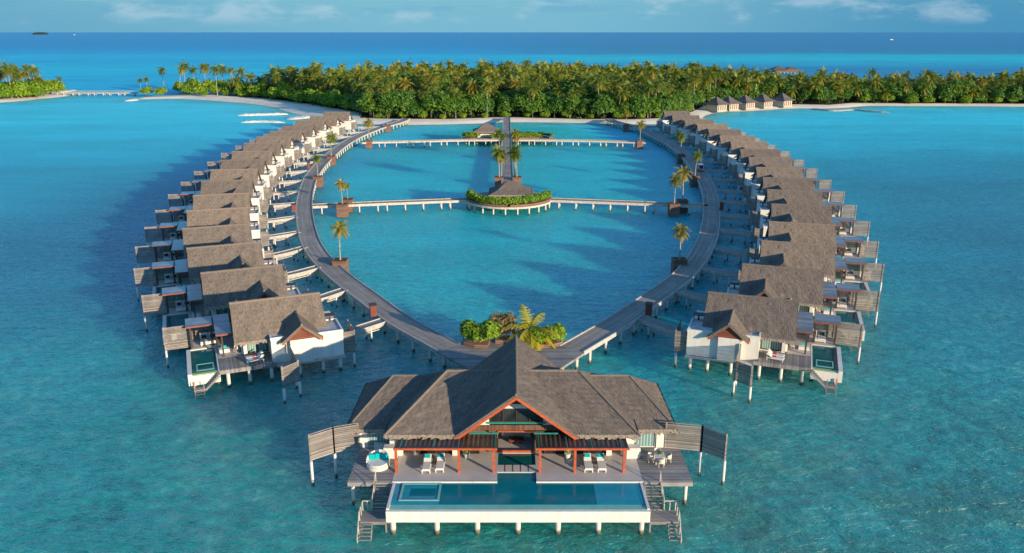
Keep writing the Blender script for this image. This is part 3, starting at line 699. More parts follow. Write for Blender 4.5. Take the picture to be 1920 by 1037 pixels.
    # screens
    def screen(p, q, z0, z1, name='privacy_screen', foot=(), wide=.09, par=root):
        k = MB(); slats(k, p, q, z0, z1, th=.04)
        for e, low in zip((p, q), foot or (z0, z0)): k.box(e[0] - wide, e[0] + wide, e[1] - wide, e[1] + wide, low, z1 + .05)
        mid = ((p[0] + q[0]) / 2, (p[1] + q[1]) / 2); k.box(mid[0] - .05, mid[0] + .05, mid[1] + .03, mid[1] + .1, z0, z1)
        return bd(k, name, 'screen_wood', par)
    screen((-13.25, 3.25), (-10.35, 3.25), 2.35, 5.3); screen((-10.2, 5.12), (-5.2, 5.12), DK, 5.15)
    pile(m and -13.25, 3.25, 2.3, root, .13, mir)
    # awnings
    a = MB(); a.box(-10.7, -7.62, 2.3, 5.6, 5.30, 5.36); aw = bd(a, 'awning', 'awning_sheet')
    k = MB(); k.box(-10.7, -7.62, 2.22, 2.298, 5.18, 5.38); bd(k, 'awning_beam', 'awning_edge', aw)
    for x, y in ((-10.2, 2.55), (-7.75, 2.55)): MB().box(x - .12, x + .12, y - .12, y + .12, DK, 5.29).build('post', 'dark_post', aw, mir)
    a = MB(); a.box(-7.42, -5.56, -2.2, 5.4, 5.40, 5.46); aw = bd(a, 'awning', 'awning_sheet')
    k = MB(); k.box(-7.42, -5.56, -2.28, -2.202, 5.28, 5.48); bd(k, 'awning_beam', 'awning_edge', aw)
    for x, y in ((-6.75, -1.95), (-7.1, 2.3)): MB().box(x - .1, x + .1, y - .1, y + .1, DK, 5.39).build('post', 'dark_post', aw, mir)
    # slatted entrance court
    k = MB(); slats(k, (7.08, -5.5), (8.45, -5.5), 2.3, 5.0); slats(k, (8.45, -5.5), (8.45, -1.6), 2.3, 5.0)
    for x, y in ((7.1, -5.5), (8.45, -5.5), (8.45, -1.6), (8.45, -3.5)): k.box(x - .07, x + .07, y - .07, y + .07, 2.2, 5.05)
    k.box(7.12, 8.4, -5.4, 2.6, 2.12, 2.28); bd(k, 'entrance_court', 'screen_wood')
    for x, y in ((-1.7, -5.7), (-4.2, -5.7), (-6.6, -5.7), (4.4, -5.6), (6.5, -5.6), (1.6, -5.7), (-10.3, -5.2), (-10.3, 1.2), (-7.7, -4.0), (-7.7, 1.3), (-4.2, 0), (0, 0), (4.4, 0), (6.5, .2), (-9.8, 4.8), (-5.6, 4.8), (0, 4), (5, 4), (8.3, -5.3), (8.3, 1.8)):
        pile(x, y, 1.88 if not x < -7.5 else 1.3, root, .16 if x > 8 else .22, mir)
    return root
RIDGES = {'L': [(430, 569, 599, 549), (375.5, 512.5, 530, 496.5), (348, 467, 490, 452.5), (342, 429, 469, 419.6), (349, 396, 467, 388.5), (362, 367.6, 468, 361), (376.5, 339.7, 475, 337.4), (394, 319, 485, 316.5), (413.6, 300.3, 498, 299), (434.4, 284, 513, 283), (456.4, 269, 529, 268), (479.5, 256.4, 549, 256.4), (503.8, 246, 568.6, 246), (528, 236.7, 589.4, 236.7), (553.6, 226, 611, 226), (579, 219, 635.7, 218.6), (605.6, 210, 657.7, 210)],
 'R': [(1329.5, 548, 1496, 565), (1391, 495, 1546, 508), (1426.4, 451.5, 1566.8, 460.7), (1440, 416, 1568, 422), (1445, 382, 1560.6, 388), (1437, 356, 1542, 359), (1429.5, 332.7, 1525, 335.8), (1415.6, 314, 1506.6, 315.7), (1401.7, 295, 1485, 296), (1386, 280, 1463.4, 281), (1367.8, 266, 1440, 266), (1347.7, 255, 1415.6, 255), (1325.7, 243, 1390.5, 243), (1303, 233, 1367, 232.7), (1281, 224.5, 1339.6, 224.5), (1258, 217, 1313, 217), (1242, 208.6, 1295, 208.6)]}
ANG = [22.4, 22.4, 22, 20, 18, 15.5, 12, 9.5, 7.5, 6, 4.5, 2.5, 1, 0, -1, -2, -3]
ANGR = [19.6, 18.3, 16.2, 14, 12.5, 11, 9.5, 7.5, 6, 4.5, 3, 1.5, .5, 0, -1, -2, -3]
VILLAS = {}
ROWNAME = {'L': 'sunlit left row', 'R': 'shaded right row'}
for side in 'LR':
    lst = []
    for i, (a, b, c, d) in enumerate(RIDGES[side]):
        p, q = W(a, b, 8.5), W(c, d, 8.5); cc = (p + q) / 2; an = R(ANG[i]) if side == 'L' else -R(ANGR[i])
        lst.append((cc.x, cc.y, an))
    proto = villa(1 if side == 'L' else -1)
    for i, (x, y, an) in enumerate(lst):
        o = proto if i == 0 else copy_tree(proto)
        lab = f'{ORD[i]} thatched water villa from the near end of the {ROWNAME[side]}'
        if i == 0: lab = f'nearest thatched water villa of the {ROWNAME[side]}, its corner pool in full view'
        if i == 16: lab = f'farthest thatched water villa of the {ROWNAME[side]}, beside the beach'
        place(o, (x, y, 0), an, lab, f'water villas of the {ROWNAME[side]}')
        lst[i] = (x, y, an, o)
    VILLAS[side] = lst
def vloc(side, i, lx, ly, z):
    x, y, an, _ = VILLAS[side][i]; lx = lx if side == 'L' else -lx
    return Vector((x + lx * math.cos(an) - ly * math.sin(an), y + lx * math.sin(an) + ly * math.cos(an), z))
# the screens that stand out over the water in front of the two nearest villas
for side in 'LR':
    root = VILLAS[side][0][3]; mir = side == 'R'
    k = MB(); slats(k, (-1.1, -12.6), (.8, -11.4), 1.95, 4.5, th=.04); k.box(-1.22, -1.0, -12.7, -12.5, 1.9, 4.6); k.box(.7, .9, -11.5, -11.3, 1.9, 4.6); k.build('privacy_screen', 'screen_wood', root, mir)
    k = MB(); slats(k, (.8, -11.2), (.62, -6.5), 1.95, 4.5, th=.04); k.box(.55, .68, -6.6, -6.45, 1.9, 4.55); k.build('privacy_screen', 'screen_wood', root, mir)
    for x, y in ((-1.1, -12.6), (.8, -11.4), (.72, -9.)): pile(x, y, 1.9, root, .17, mir)
# ------------------------------------------------------------------ furniture on the villas
def daybed():
    r = empty('double_daybed'); tag(r, None, 'daybed')
    b = MB(); b.box(-1.0, 1.0, -.75, .75, .12, .34)
    for x in (-.9, .9):
        for y in (-.65, .65): b.box(x - .06, x + .06, y - .06, y + .06, 0, .12)
    b.build('frame', 'wicker', r)
    for s in (-1, 1):
        MB().box(.5 * s - .47, .5 * s + .47, -.72, .72, .345, .5).build('seat_cushion', 'white_fabric', r)
        c = MB(); c.beam((.5 * s, .55, .52), (.5 * s, .95, 1.12), .92, .16); c.build('back_cushion', 'white_fabric', r)
        c = MB(); c.beam((.5 * s, .40, .60), (.5 * s, .60, .93), .6, .12); c.build('pillow', 'dark_cushion', r)
    return r
def lounger(pillow='teal_fabric', towel=None):
    r = empty('sun_lounger'); tag(r, None, 'sun lounger')
    f = MB()
    for s in (-1, 1): f.box(.36 * s - .04, .36 * s + .04, -1.0, 1.0, .26, .34)
    f.box(-.32, .32, -1.0, -.92, .26, .34); f.box(-.32, .32, .92, 1.0, .26, .34); f.build('frame', 'white_fabric', r)
    for x in (-.34, .34):
        for y in (-.9, .9): MB().box(x - .04, x + .04, y - .04, y + .04, 0, .26).build('leg', 'white_fabric', r)
    c = MB(); c.box(-.33, .33, -.98, .35, .345, .44); c.build('seat_cushion', 'white_fabric', r)
    c = MB(); c.beam((0, .37, .40), (0, 1.0, .82), .66, .1); c.build('backrest', 'white_fabric', r)
    c = MB(); c.beam((0, .62, .66), (0, .88, .83), .5, .12); c.build('pillow', pillow, r)
    if towel: c = MB(); c.box(-.2, .2, -.1, .3, .442, .5); c.build('folded_towel', towel, r)
    return r
def bench():
    r = empty('pool_bench'); tag(r, None, 'bench')
    MB().box(-.62, .62, -.42, .42, 0, .3).build('base', 'white_plaster', r); MB().box(-.6, .6, -.4, .4, .304, .42).build('seat_cushion', 'white_fabric', r)
    c = MB(); c.beam((-.3, .3, .5), (.3, .32, .52), .14, .34); c.build('pillow', 'teal_fabric', r); return r
def chair():
    r = empty('armchair'); tag(r, None, 'chair')
    MB().box(-.26, .26, -.25, .25, .40, .46).build('seat', 'wicker', r)
    b = MB(); n = 9
    for i in range(n):
        a0, a1 = math.pi * (-.12 + 1.24 * i / n), math.pi * (-.12 + 1.24 * (i + 1) / n); h = .74 + .12 * math.sin(math.pi * (i + .5) / n)
        b.beam((.29 * math.cos(a0), .28 * math.sin(a0), (h + .44) / 2), (.29 * math.cos(a1), .28 * math.sin(a1), (h + .44) / 2), .04, h - .44)
    b.build('backrest', 'wicker', r)
    for x in (-.22, .22):
        for y in (-.21, .21): MB().cyl((x, y, 0), (x, y, .4), .025, n=6).build('leg', 'wicker', r)
    return r
db = daybed(); bn = bench(); lg = lounger('white_fabric', 'red_towel'); ch = chair(); first = {'db': 1, 'bn': 1, 'lg': 1, 'ch': 1}
def inst(key, src):
    if first[key]: first[key] = 0; return src
    return copy_tree(src)
for side in 'LR':
    for i in range(9):
        an = VILLAS[side][i][2]; nm = f'{ORD[i]} villa from the front, {ROWNAME[side]}'
        place(inst('db', db), vloc(side, i, -8.2, 3.4, DK + .004), an, f'white double daybed with dark pillows, {nm}', 'double daybeds under the villa awnings')
        if i < 6: place(inst('bn', bn), vloc(side, i, -6.6, -.3, DK + .004), an, f'white poolside bench with teal pillow, {nm}', 'benches beside the villa pools')
        if i < 4: place(inst('ch', ch), vloc(side, i, -5.2, -.9, DK + .004), an + R(-60 if side == 'L' else 60), f'wicker armchair under the eaves, {nm}', 'armchairs on the villa terraces')
    l1 = place(inst('lg', lg), vloc(side, 0, -3.4, -4.2, DK + .004), VILLAS[side][0][2] + R(-82 if side == 'L' else 82), f'white lounger with red towel on the nearest villa of the {ROWNAME[side]}', 'loungers on the nearest villas')
    place(inst('lg', lg), vloc(side, 0, -3.4, -5.15, DK + .004), VILLAS[side][0][2] + R(-82 if side == 'L' else 82), f'lounger nearest the deck edge of the nearest villa of the {ROWNAME[side]}', 'loungers on the nearest villas')

# ------------------------------------------------------------------ jetties
ZJ = 2.2
def spline(pts, step=2.):
    P = [np.array(p[:2], float) for p in pts]; P = [2 * P[0] - P[1]] + P + [2 * P[-1] - P[-2]]; out = []
    for i in range(1, len(P) - 2):
        for t in np.arange(12) / 12:
            p0, p1, p2, p3 = P[i - 1:i + 3]; out.append(.5 * ((2 * p1) + (p2 - p0) * t + (2 * p0 - 5 * p1 + 4 * p2 - p3) * t * t + (3 * p1 - p0 - 3 * p2 + p3) * t ** 3))
    out.append(P[-2]); out = np.array(out)
    for _ in range(6): out[1:-1] = (out[:-2] + 2 * out[1:-1] + out[2:]) / 4
    d = np.concatenate([[0], np.cumsum(np.linalg.norm(np.diff(out, axis=0), axis=1))]); n = max(2, int(d[-1] / step))
    s = np.linspace(0, d[-1], n + 1); return np.stack([np.interp(s, d, out[:, 0]), np.interp(s, d, out[:, 1])], 1), s
def normals(C):
    t = np.gradient(C, axis=0); t /= np.linalg.norm(t, axis=1)[:, None]; return np.stack([-t[:, 1], t[:, 0]], 1)
def ribbon(mb, C, S_, N, a, b, z0, z1):
    """closed strip between offsets a<b of the centre line, uv on its top"""
    base = len(mb.v)
    for p, n in zip(C, N): mb.v += [(*(p + n * a), z0), (*(p + n * b), z0), (*(p + n * b), z1), (*(p + n * a), z1)]
    for i in range(len(C) - 1):
        q, r = base + 4 * i, base + 4 * (i + 1)
        mb.face((q + 3, r + 3, r + 2, q + 2)[::-1], [(a, S_[i]), (a, S_[i + 1]), (b, S_[i + 1]), (b, S_[i])][::-1])
        mb.face((q, q + 1, r + 1, r)[::-1]); mb.face((q, r, r + 3, q + 3)[::-1]); mb.face((q + 1, q + 2, r + 2, r + 1)[::-1])
    e = base + 4 * (len(C) - 1); mb.face((base, base + 1, base + 2, base + 3)[::-1]); mb.face((e, e + 1, e + 2, e + 3))
def jetty(name, pts, width, label, cat, group=None, pile_step=4., pr=.2, kerb=.22, inset=.35, z=ZJ, pile_cap=100, fascia='kerb_wood'):
    C, S_ = spline(pts); N = normals(C); base = (*C[0], 0.); root = empty(name, base, 0, label, cat, group); h = width / 2
    mb = MB(); ribbon(mb, C, S_, N, -h + kerb, h - kerb, z - .14, z); mb.build('deck', 'walkway_wood', root)
    for s in (-1, 1):
        k = MB(); a, b = sorted((s * h, s * (h - kerb + .003))); ribbon(k, C, S_, N, a, b, z - .42, z + .13); k.build('edge_beam', fascia, root)
    spots = []; L = S_[-1]; d = pile_step * .5
    while d < L:
        i = min(np.searchsorted(S_, d), len(C) - 1); c, n = C[i], N[i]
        for s in (-1, 1): spots.append(tuple(c + n * s * (h - inset)))
        d += pile_step
    spots.sort(key=lambda q: q[0] ** 2 + q[1] ** 2)
    proto = None
    for q in spots[:pile_cap]: MB().cyl((*q, -1.6), (*q, z - .4), pr, n=8).build('pile', 'pile_concrete', root, smooth=True)
    if spots[pile_cap:]:
        m = MB()
        for q in spots[pile_cap:]: m.cyl((*q, -1.6), (*q, z - .4), pr, n=6)
        tag(m.build('far_piles', 'pile_concrete', root), kind='stuff')
    cb = MB()
    for i in range(0, len(C), 2):
        c, n = C[i], N[i]; cb.beam((*(c - n * (h - .3)), z - .27), (*(c + n * (h - .3)), z - .27), .25, .24)
    cb.build('cross_beams', 'kerb_wood', root); return C, N, root
def px(l, z=ZJ): return [W(u, v, z) for u, v in l]
WJ = 3.7
def off_edge(edge, sgn):      # centre line from the outer edge pixels
    C, S_ = spline(px(edge)); N = normals(C); return [tuple(p + n * sgn * WJ / 2) for p, n in zip(C[::6], N[::6])]
LE = [(818, 658), (771, 633), (725, 605), (690, 577), (639.5, 541), (595.5, 501), (569, 468), (557, 428), (554.5, 390), (559, 361), (569.5, 333.5), (584, 314), (602, 296), (621, 280), (642, 266), (667, 253), (695, 242.5), (716, 234.5)]
RE = [(1095, 661), (1145, 632), (1200, 596), (1255, 556), (1302, 520), (1329, 484), (1344, 453), (1350, 422), (1350, 391), (1346, 366.6), (1335, 339), (1317, 314), (1293, 288), (1267, 269), (1236, 254), (1199, 234)]
le, re = off_edge(LE, -1), off_edge(RE, 1)
LC, LN, _ = jetty('curved_jetty', le + [(-49.5, 358), (-48.5, 372)], WJ, 'long curved timber jetty serving the sunlit left row of villas', 'jetty', 'curved jetties')
RC, RN, _ = jetty('curved_jetty', re + [(45.5, 358), (44.5, 372)], WJ, 'long curved timber jetty serving the shaded right row of villas, with a cart on it', 'jetty', 'curved jetties')
# plaza joining both jetties behind the big villa
pl = empty('entrance_plaza', (0, 90, 0), 0, 'timber plaza joining the two curved jetties behind the big front villa', 'jetty')
a, b = W(820, 652, ZJ), W(1110, 652, ZJ)
pp = [(-5., 79.), (5.6, 79.), (5.6, 86.7), (8.95, 91.6), (6.1, 94.), (6.1, 97.5), (-6.4, 97.5), (-6.4, 94.5), (-9.3, 92.15), (-5., 86.6)]
MB().prism(pp, ZJ - .3, ZJ + .006).build('deck', 'deck_wood', pl)
for x, y in ((-4.6, 82), (5.2, 82), (-5.5, 88), (6, 88), (-6., 96), (5.6, 96), (0, 97), (0, 88), (-8.4, 92), (8, 91.6)): pile(x, y, ZJ - .3, pl)
# cross piers
G_CP = 'straight cross piers inside the ring'
jetty('cross_pier', [(-45.6, 179.2), (-28, 183), (-10.5, 186.3)], 2.7, 'pier from the left curved jetty to the round pavilion platform', 'pier', G_CP, 3.7, .17, .15, .3, fascia='pale_timber')
jetty('cross_pier', [(9.2, 186.3), (27, 183), (44.6, 179.2)], 2.7, 'pier from the right curved jetty to the round pavilion platform', 'pier', G_CP, 3.7, .17, .15, .3, fascia='pale_timber')
jetty('cross_pier', [(-54., 289), (-32, 293), (-18, 295.5), (-3.6, 296.2)], 2.7, 'far pier from the left curved jetty to the small thatched pavilion', 'pier', G_CP, 3.2, .17, .15, .3, fascia='pale_timber')
jetty('cross_pier', [(.2, 296.2), (14, 295.6), (30, 293.5), (48, 289)], 2.7, 'far pier from the central boardwalk to the right curved jetty', 'pier', G_CP, 3.2, .17, .15, .3, fascia='pale_timber')
jetty('central_boardwalk', [(-1.0, 187.5), (-1.5, 250), (-2.1, 320), (-2.5, 379)], 3.3, 'straight central boardwalk running from the round pavilion to the beach', 'boardwalk', None, 4.5, .18, .2, .35, fascia='kerb_wood')
# links from the jetties to the villas
for side, C, N in (('L', LC, LN), ('R', RC, RN)):
    for i in range(17):
        a = vloc(side, i, 7.0, 1.6, ZJ); b = vloc(side, i, 9.6, 1.9, ZJ); t = vloc(side, i, 15.5, 5.2 if i < 4 else 3.4, ZJ)
        k = int(np.argmin(np.linalg.norm(C - np.array([t.x, t.y]), axis=1))); e = Vector((*C[k], ZJ)); e = e + (b - e).normalized() * (WJ / 2 - .02)
        m = b.lerp(e, .5)
        root = jetty('link_walkway', [(a.x, a.y), (b.x, b.y), (m.x, m.y), (e.x, e.y)], 1.7, f'narrow walkway to the {ORD[i]} villa from the front, {ROWNAME[side]}', 'walkway', f'link walkways of the {ROWNAME[side]}', 3.2, .13, .12, .3, ZJ - .02)[2]
        r = MB()
        for s in (-.78, .78):
            for zz in (-.62, -.88): r.beam((b.x, b.y + s, ZJ + zz), (e.x, e.y + s, ZJ + zz), .08, .12)
        r.build('lower_rail', 'pale_timber', root)

# ------------------------------------------------------------------ planters with palms along the jetties
def planter(x, y, rz, label, w=2.3, top=2.95):
    r = empty('planter_box', (x, y, 0), 0, label, 'planter', 'timber planter boxes along the jetties'); h = w / 2
    MB().box(x - h, x + h, y - h, y + h, .12, top).build('box', 'planter_wood', r)
    t = MB(); t.box(x - h - .07, x + h + .07, y - h - .07, y - h + .16, top + .002, top + .1); t.box(x - h - .07, x + h + .07, y + h - .16, y + h + .07, top + .002, top + .1)
    t.box(x - h - .07, x - h + .16, y - h + .16, y + h - .16, top + .002, top + .1); t.box(x + h - .16, x + h + .07, y - h + .16, y + h - .16, top + .002, top + .1); t.build('rim', 'planter_wood', r)
    MB().box(x - h + .17, x + h - .17, y - h + .17, y + h - .17, top + .003, top + .06).build('soil_bed', 'soil', r)
    for s in (-1, 1): MB().cyl((x + s * .7, y, -1.5), (x + s * .7, y, .12), .16, n=8).build('pile', 'pile_concrete', r, smooth=True)
    r.rotation_euler.z = 0
    return r
JP = [palm(200 + i, 6.6, [.04, .1, .07, .02][i], 26, 14, [2.75, 3.0, 2.6, 2.9][i], .30, leaf=['palm_leaf_gold', 'palm_leaf', 'palm_leaf', 'palm_leaf_gold'][i], sides=8, tr=.15) for i in range(4)]; jused = set()
def jpalm(k, x, y, z, h, rz, label):
    o = JP[k] if k not in jused else copy_tree(JP[k]); jused.add(k); place(o, (x, y, z), rz, label, 'palms in the jetty planters', h / 6.6)
PL = [(638, 488, 0, 5.6, 'nearest on the left curved jetty'), (642, 383, 0, 4.6, 'in front of the left cross pier'), (596, 331, 2, 5., 'at the bend of the left curved jetty'), (621, 293, 1, 6., 'on the left curved jetty just before the far pier'), (692, 263, 3, 6.4, 'where the left curved jetty meets the far pier'), (727, 234.5, 2, 5., 'at the beach end of the left curved jetty'),
      (1274, 487, 0, 5.2, 'nearest on the right curved jetty'), (1264, 382, 3, 5.6, 'in front of the right cross pier'), (1303, 330, 2, 5.6, 'on the right curved jetty next to the cart'), (1277, 290, 1, 6., 'on the right curved jetty just before the far pier'), (1200, 263, 3, 5.8, 'where the right curved jetty meets the far pier'), (1174, 234, 3, 5., 'at the beach end of the right curved jetty'),
      (936, 332, 1, 6.8, 'left of the central boardwalk behind the round pavilion'), (969, 332, 1, 6.2, 'right of the central boardwalk behind the round pavilion'), (937, 285, 2, 6.2, 'left of the central boardwalk near the far pier'), (965, 285, 3, 6., 'right of the central boardwalk near the far pier')]
for i, (u, v, k, h, lab) in enumerate(PL):
    p = W(u, v, 2.9); planter(p.x, p.y, 0, 'brown timber planter box ' + lab); jpalm(k, p.x, p.y, 2.96, h, 1.7 * i, 'feathery palm in the planter ' + lab)
p = W(1272, 383, 2.9); planter(p.x + 1.8, p.y + 4.4, 0, 'brown timber planter box behind the right cross pier'); jpalm(0, p.x + 1.8, p.y + 4.4, 2.96, 6.4, 2., 'leaning golden palm behind the right cross pier')
p = W(643, 383, 2.9); planter(p.x, p.y + 5.6, 0, 'brown timber planter box behind the left cross pier'); jpalm(2, p.x, p.y + 5.6, 2.96, 3.2, 4., 'short palm behind the left cross pier')
for k, (u, v, dx, dy, h, lab) in enumerate(((936, 332, .6, .5, 5.2, 'shorter second palm in the planter left of the boardwalk behind the round pavilion'), (969, 332, -.5, .6, 7.2, 'taller second palm in the planter right of the boardwalk behind the round pavilion'), (937, 285, .5, .5, 5., 'shorter second palm in the planter left of the boardwalk near the far pier'), (965, 285, .5, -.5, 4.6, 'shorter second palm in the planter right of the boardwalk near the far pier'))):
    p = W(u, v, 2.9); jpalm((0, 2, 1, 0)[k], p.x + dx, p.y + dy, 2.96, h, 2.3 * k + 1, lab)
# red hose cabinets
hc = None
for u, v, lab in ((700, 592, 'nearest on the left curved jetty'), (1216, 590, 'nearest on the right curved jetty'), (551, 397, 'at the widest part of the left curved jetty'), (579, 315, 'far up the left curved jetty'), (1352.5, 394, 'at the widest part of the right curved jetty')):
    if hc is None:
        hc = empty('hose_cabinet'); tag(hc, None, 'hose cabinet'); MB().box(-.42, .42, -.36, .36, .0, 1.55).build('cabinet', 'planter_red', hc)
        m = MB(); m.plate([(-.5, -.46, 1.556), (.5, -.46, 1.556), (.5, .46, 1.68), (-.5, .46, 1.68)], (0, 0, .07)); m.build('lid', 'dark_post', hc); MB().box(-.36, .36, -.385, -.362, .1, 1.45).build('door', 'planter_red', hc); o = hc
    else: o = copy_tree(hc)
    p = W(u, v, ZJ + .14); place(o, p, R(20 if u < 900 else -20), 'red brown hose cabinet ' + lab, 'hose cabinets on the jetties')

# ------------------------------------------------------------------ pavilions
def pyramid_roof(mb, cx, cy, hw, hd, ze, za, rl=.8):
    k = .55; zm = ze + (za - ze) * .36; mw, md = hw * k + rl * .2, hd * k
    for (ax, ay), (bx, by) in (((-1, -1), (1, -1)), ((1, -1), (1, 1)), ((1, 1), (-1, 1)), ((-1, 1), (-1, -1))):
        T = lambda sx_, sy_: (cx + sx_ * rl, cy + sy_ * .05, za); Mi = lambda sx_, sy_: (cx + sx_ * mw, cy + sy_ * md, zm); E_ = lambda sx_, sy_: (cx + sx_ * hw, cy + sy_ * hd, ze)
        thatch(mb, T(ax, ay), T(bx, by), Mi(bx, by), Mi(ax, ay), fringe=False, cell=.5, straw=.5, thick=.25); thatch(mb, Mi(ax, ay), Mi(bx, by), E_(bx, by), E_(ax, ay), cell=.5, straw=.5, thick=.25)
def pavilion(cx, cy, hw, ze, za, label):
    r = empty('thatched_pavilion', (cx, cy, ZJ), 0, label, 'pavilion'); mb = MB(); pyramid_roof(mb, cx, cy, hw, hw * .95, ze, za); mb.build('roof', ['thatch', 'straw'], r)
    for a in (-1, 1):
        for b in (-1, 1): MB().box(cx + a * hw * .8 - .12, cx + a * hw * .8 + .12, cy + b * hw * .75 - .12, cy + b * hw * .75 + .12, ZJ, ze + .3).build('post', 'dark_post', r)
    MB().box(cx - hw * .62, cx + hw * .62, cy - hw * .45, cy + hw * .5, ZJ + .01, ze + .1).build('wall', 'white_plaster', r); return r
def disc(cx, cy, r, z0, z1, n=40, a0=0., a1=360.):
    return MB().prism([(cx + r * math.cos(R(a0 + (a1 - a0) * i / n)), cy + r * math.sin(R(a0 + (a1 - a0) * i / n))) for i in range(n if a1 - a0 >= 360 else n + 1)], z0, z1)
PCX, PCY, PR = -.8, 187.4, 10.3
r = empty('round_platform', (PCX, PCY, 0), 0, 'round timber platform on piles carrying the hedge and thatched pavilion', 'platform')
disc(PCX, PCY, PR, ZJ - .45, ZJ - .02).build('deck', 'pale_timber', r); disc(PCX, PCY, PR - .5, ZJ - .015, ZJ + .02).build('floor', 'deck_wood', r)
for i in range(22):
    a = R(360 / 22 * i + 4); pile(PCX + (PR - .5) * math.cos(a), PCY + (PR - .5) * math.sin(a), ZJ - .45, r, .19)
for i in range(10):
    a = R(36 * i); pile(PCX + 6 * math.cos(a), PCY + 6 * math.sin(a), ZJ - .45, r, .19)
pavilion(PCX + .5, 184.6, 5.1, 4.35, 7.0, 'thatched pavilion with flared hip roof on the round hedged platform')
def hedge(seed, path, rad, hh, n, size, label, z, box=True, leaf='shrub_leaf', grp='planted hedges on the platforms'):
    root = empty('hedge_planter', (*path[0], z), 0, label, 'hedge', grp); C, S_ = spline(path, 1.); N = normals(C); g = random.Random(seed)
    if box: m = MB(); ribbon(m, C, S_, N, -rad, rad, z, z + .45); m.build('planter_trough', 'planter_wood', root)
    bl = [(c[0] - path[0][0], c[1] - path[0][1], .45 + hh * g.uniform(.3, .6), rad * g.uniform(.75, 1.2), rad * g.uniform(.75, 1.2), hh * g.uniform(.4, .65)) for c in C for _ in (0, 1)]
    V, Q = leaf_cloud(seed, bl, n, size); V[:, 2] = np.maximum(V[:, 2], .3); new_obj('foliage', np_mesh('foliage', V, Q, [leaf]), root); return root
arc = lambda cx, cy, r, a0, a1, n=14: [(cx + r * math.cos(R(a0 + (a1 - a0) * i / n)), cy + r * math.sin(R(a0 + (a1 - a0) * i / n))) for i in range(n + 1)]
hedge(1, arc(PCX, PCY, PR - 1.25, 178, 268), 1.0, 1.5, 5200, .30, 'leafy green hedge on the left half of the round platform rim', ZJ + .02)
hedge(2, arc(PCX, PCY, PR - 1.25, 272, 358), 1.0, 1.6, 5200, .30, 'bright leafy hedge on the right half of the round platform rim', ZJ + .02)
# far pavilion
r = empty('pavilion_platform', (-2, 303, 0), 0, 'low timber platform beside the far pier carrying a small pavilion', 'platform')
MB().prism([(-19, 299.), (-15, 297.7), (14, 297.7), (16.5, 299.5), (16, 303), (10, 308), (0, 310.5), (-10, 311), (-17, 308)], ZJ - .4, ZJ - .01).build('deck', 'deck_wood', r)
for x in range(-17, 16, 4):
    for y in (298.6, 304): pile(x, y, ZJ - .4, r, .18)
pavilion(-9.6, 304.8, 5.3, 4.5, 7.2, 'small thatched pavilion beside the far pier, near the beach')
hedge(3, [(-17.6, 301), (-15.5, 299.4), (-13, 299.2)], 1.2, 1.8, 1500, .34, 'bright shrub bed left of the small far pavilion', ZJ)
hedge(4, [(-7.5, 299.2), (-5.5, 299.2), (-4.2, 299.4)], .9, 1.3, 1000, .3, 'square hedge bed in front of the small far pavilion', ZJ)
hedge(5, [(2., 300.), (6, 300.), (10, 300)], 1., 1.5, 1700, .32, 'straight hedge bed right of the central boardwalk at the far pier', ZJ)
hedge(6, [(2, 305.5), (8, 304.5), (12.5, 302.5), (14.6, 300)], .9, 1.4, 1900, .3, 'curved dark hedge closing the far platform', ZJ, leaf='broad_leaf')
# planting on the plaza
hedge(7, [(-5.5, 95.0), (-4.2, 94.2), (-2.9, 94.1)], 1.2, 2.6, 5600, .24, 'lush green shrub bed on the plaza left of the big roof', ZJ + .01, grp='shrub beds on the plaza')
hedge(8, [(3.3, 94.1), (4.6, 94.2), (5.8, 95.)], 1.05, 2.0, 3800, .24, 'lush green shrub bed on the plaza right of the big roof', ZJ + .01, grp='shrub beds on the plaza')
hedge(9, [(-2.0, 95.6), (-1.2, 95.5), (-.4, 95.5)], 1.0, 3.3, 2600, .22, 'dry brownish shrub beside the golden palm behind the big roof', ZJ + .01, leaf='dead_leaf', grp='shrub beds on the plaza')
hp = palm(230, 1.9, .05, 24, 22, 4.1, .34, leaf='palm_leaf_bright', sides=8, tr=.2, droop=.8, nuts=False, el0=66); place(hp, (2.1, 94.8, ZJ + .01), 2.2, 'big golden palm with arching fronds directly behind the big roof')

# ------------------------------------------------------------------ the big front villa
BV = empty('overwater_residence', (.4, 68, 0), 0, 'large thatched residence on piles with long infinity pool, front and centre', 'villa')
def bv(mb, name, mats, par=BV, **k): return mb.build(name, mats, par, **k)
YE, YR, YB = 64.95, 72.5, 79.6; FL = 2.6
# hip roofs of the wings
mb = MB()
def hip(mb, x0, x1, r0, r1, yf, yr, yb, ze, zr, zb=4.3):
    g0, g1 = .4 - 1.1, .4 + 1.1
    thatch(mb, (r0, yr, zr), (g0, yr, zr), (.4 - 5.45, yf, ze), (x0, yf, ze), cell=.4, straw=.8); thatch(mb, (g1, yr, zr), (r1, yr, zr), (x1, yf, ze), (.4 + 5.45, yf, ze), cell=.4, straw=.8); thatch(mb, (r1, yr, zr), (r0, yr, zr), (x0, yb, zb), (x1, yb, zb), straw=.3)
    thatch(mb, (r0, yr, zr), (r0, yr, zr), (x0, yf, ze), (x0, yb, zb), straw=.8, cell=.4); thatch(mb, (r1, yr, zr), (r1, yr, zr), (x1, yb, zb), (x1, yf, ze), straw=.8, cell=.4)
    ridge_roll(mb, (r0, yr, zr - .04), (r1, yr, zr - .04), .16); ridge_roll(mb, (r0, yr, zr - .04), (x0, yf, ze - .02), .15); ridge_roll(mb, (r1, yr, zr - .04), (x1, yf, ze - .02), .15)
hip(mb, -11.6, 11.6, -6.4, 6.5, YE, YR, YB, 5.08, 8.2); wing = bv(mb, 'wing_roof', ['thatch', 'straw'])
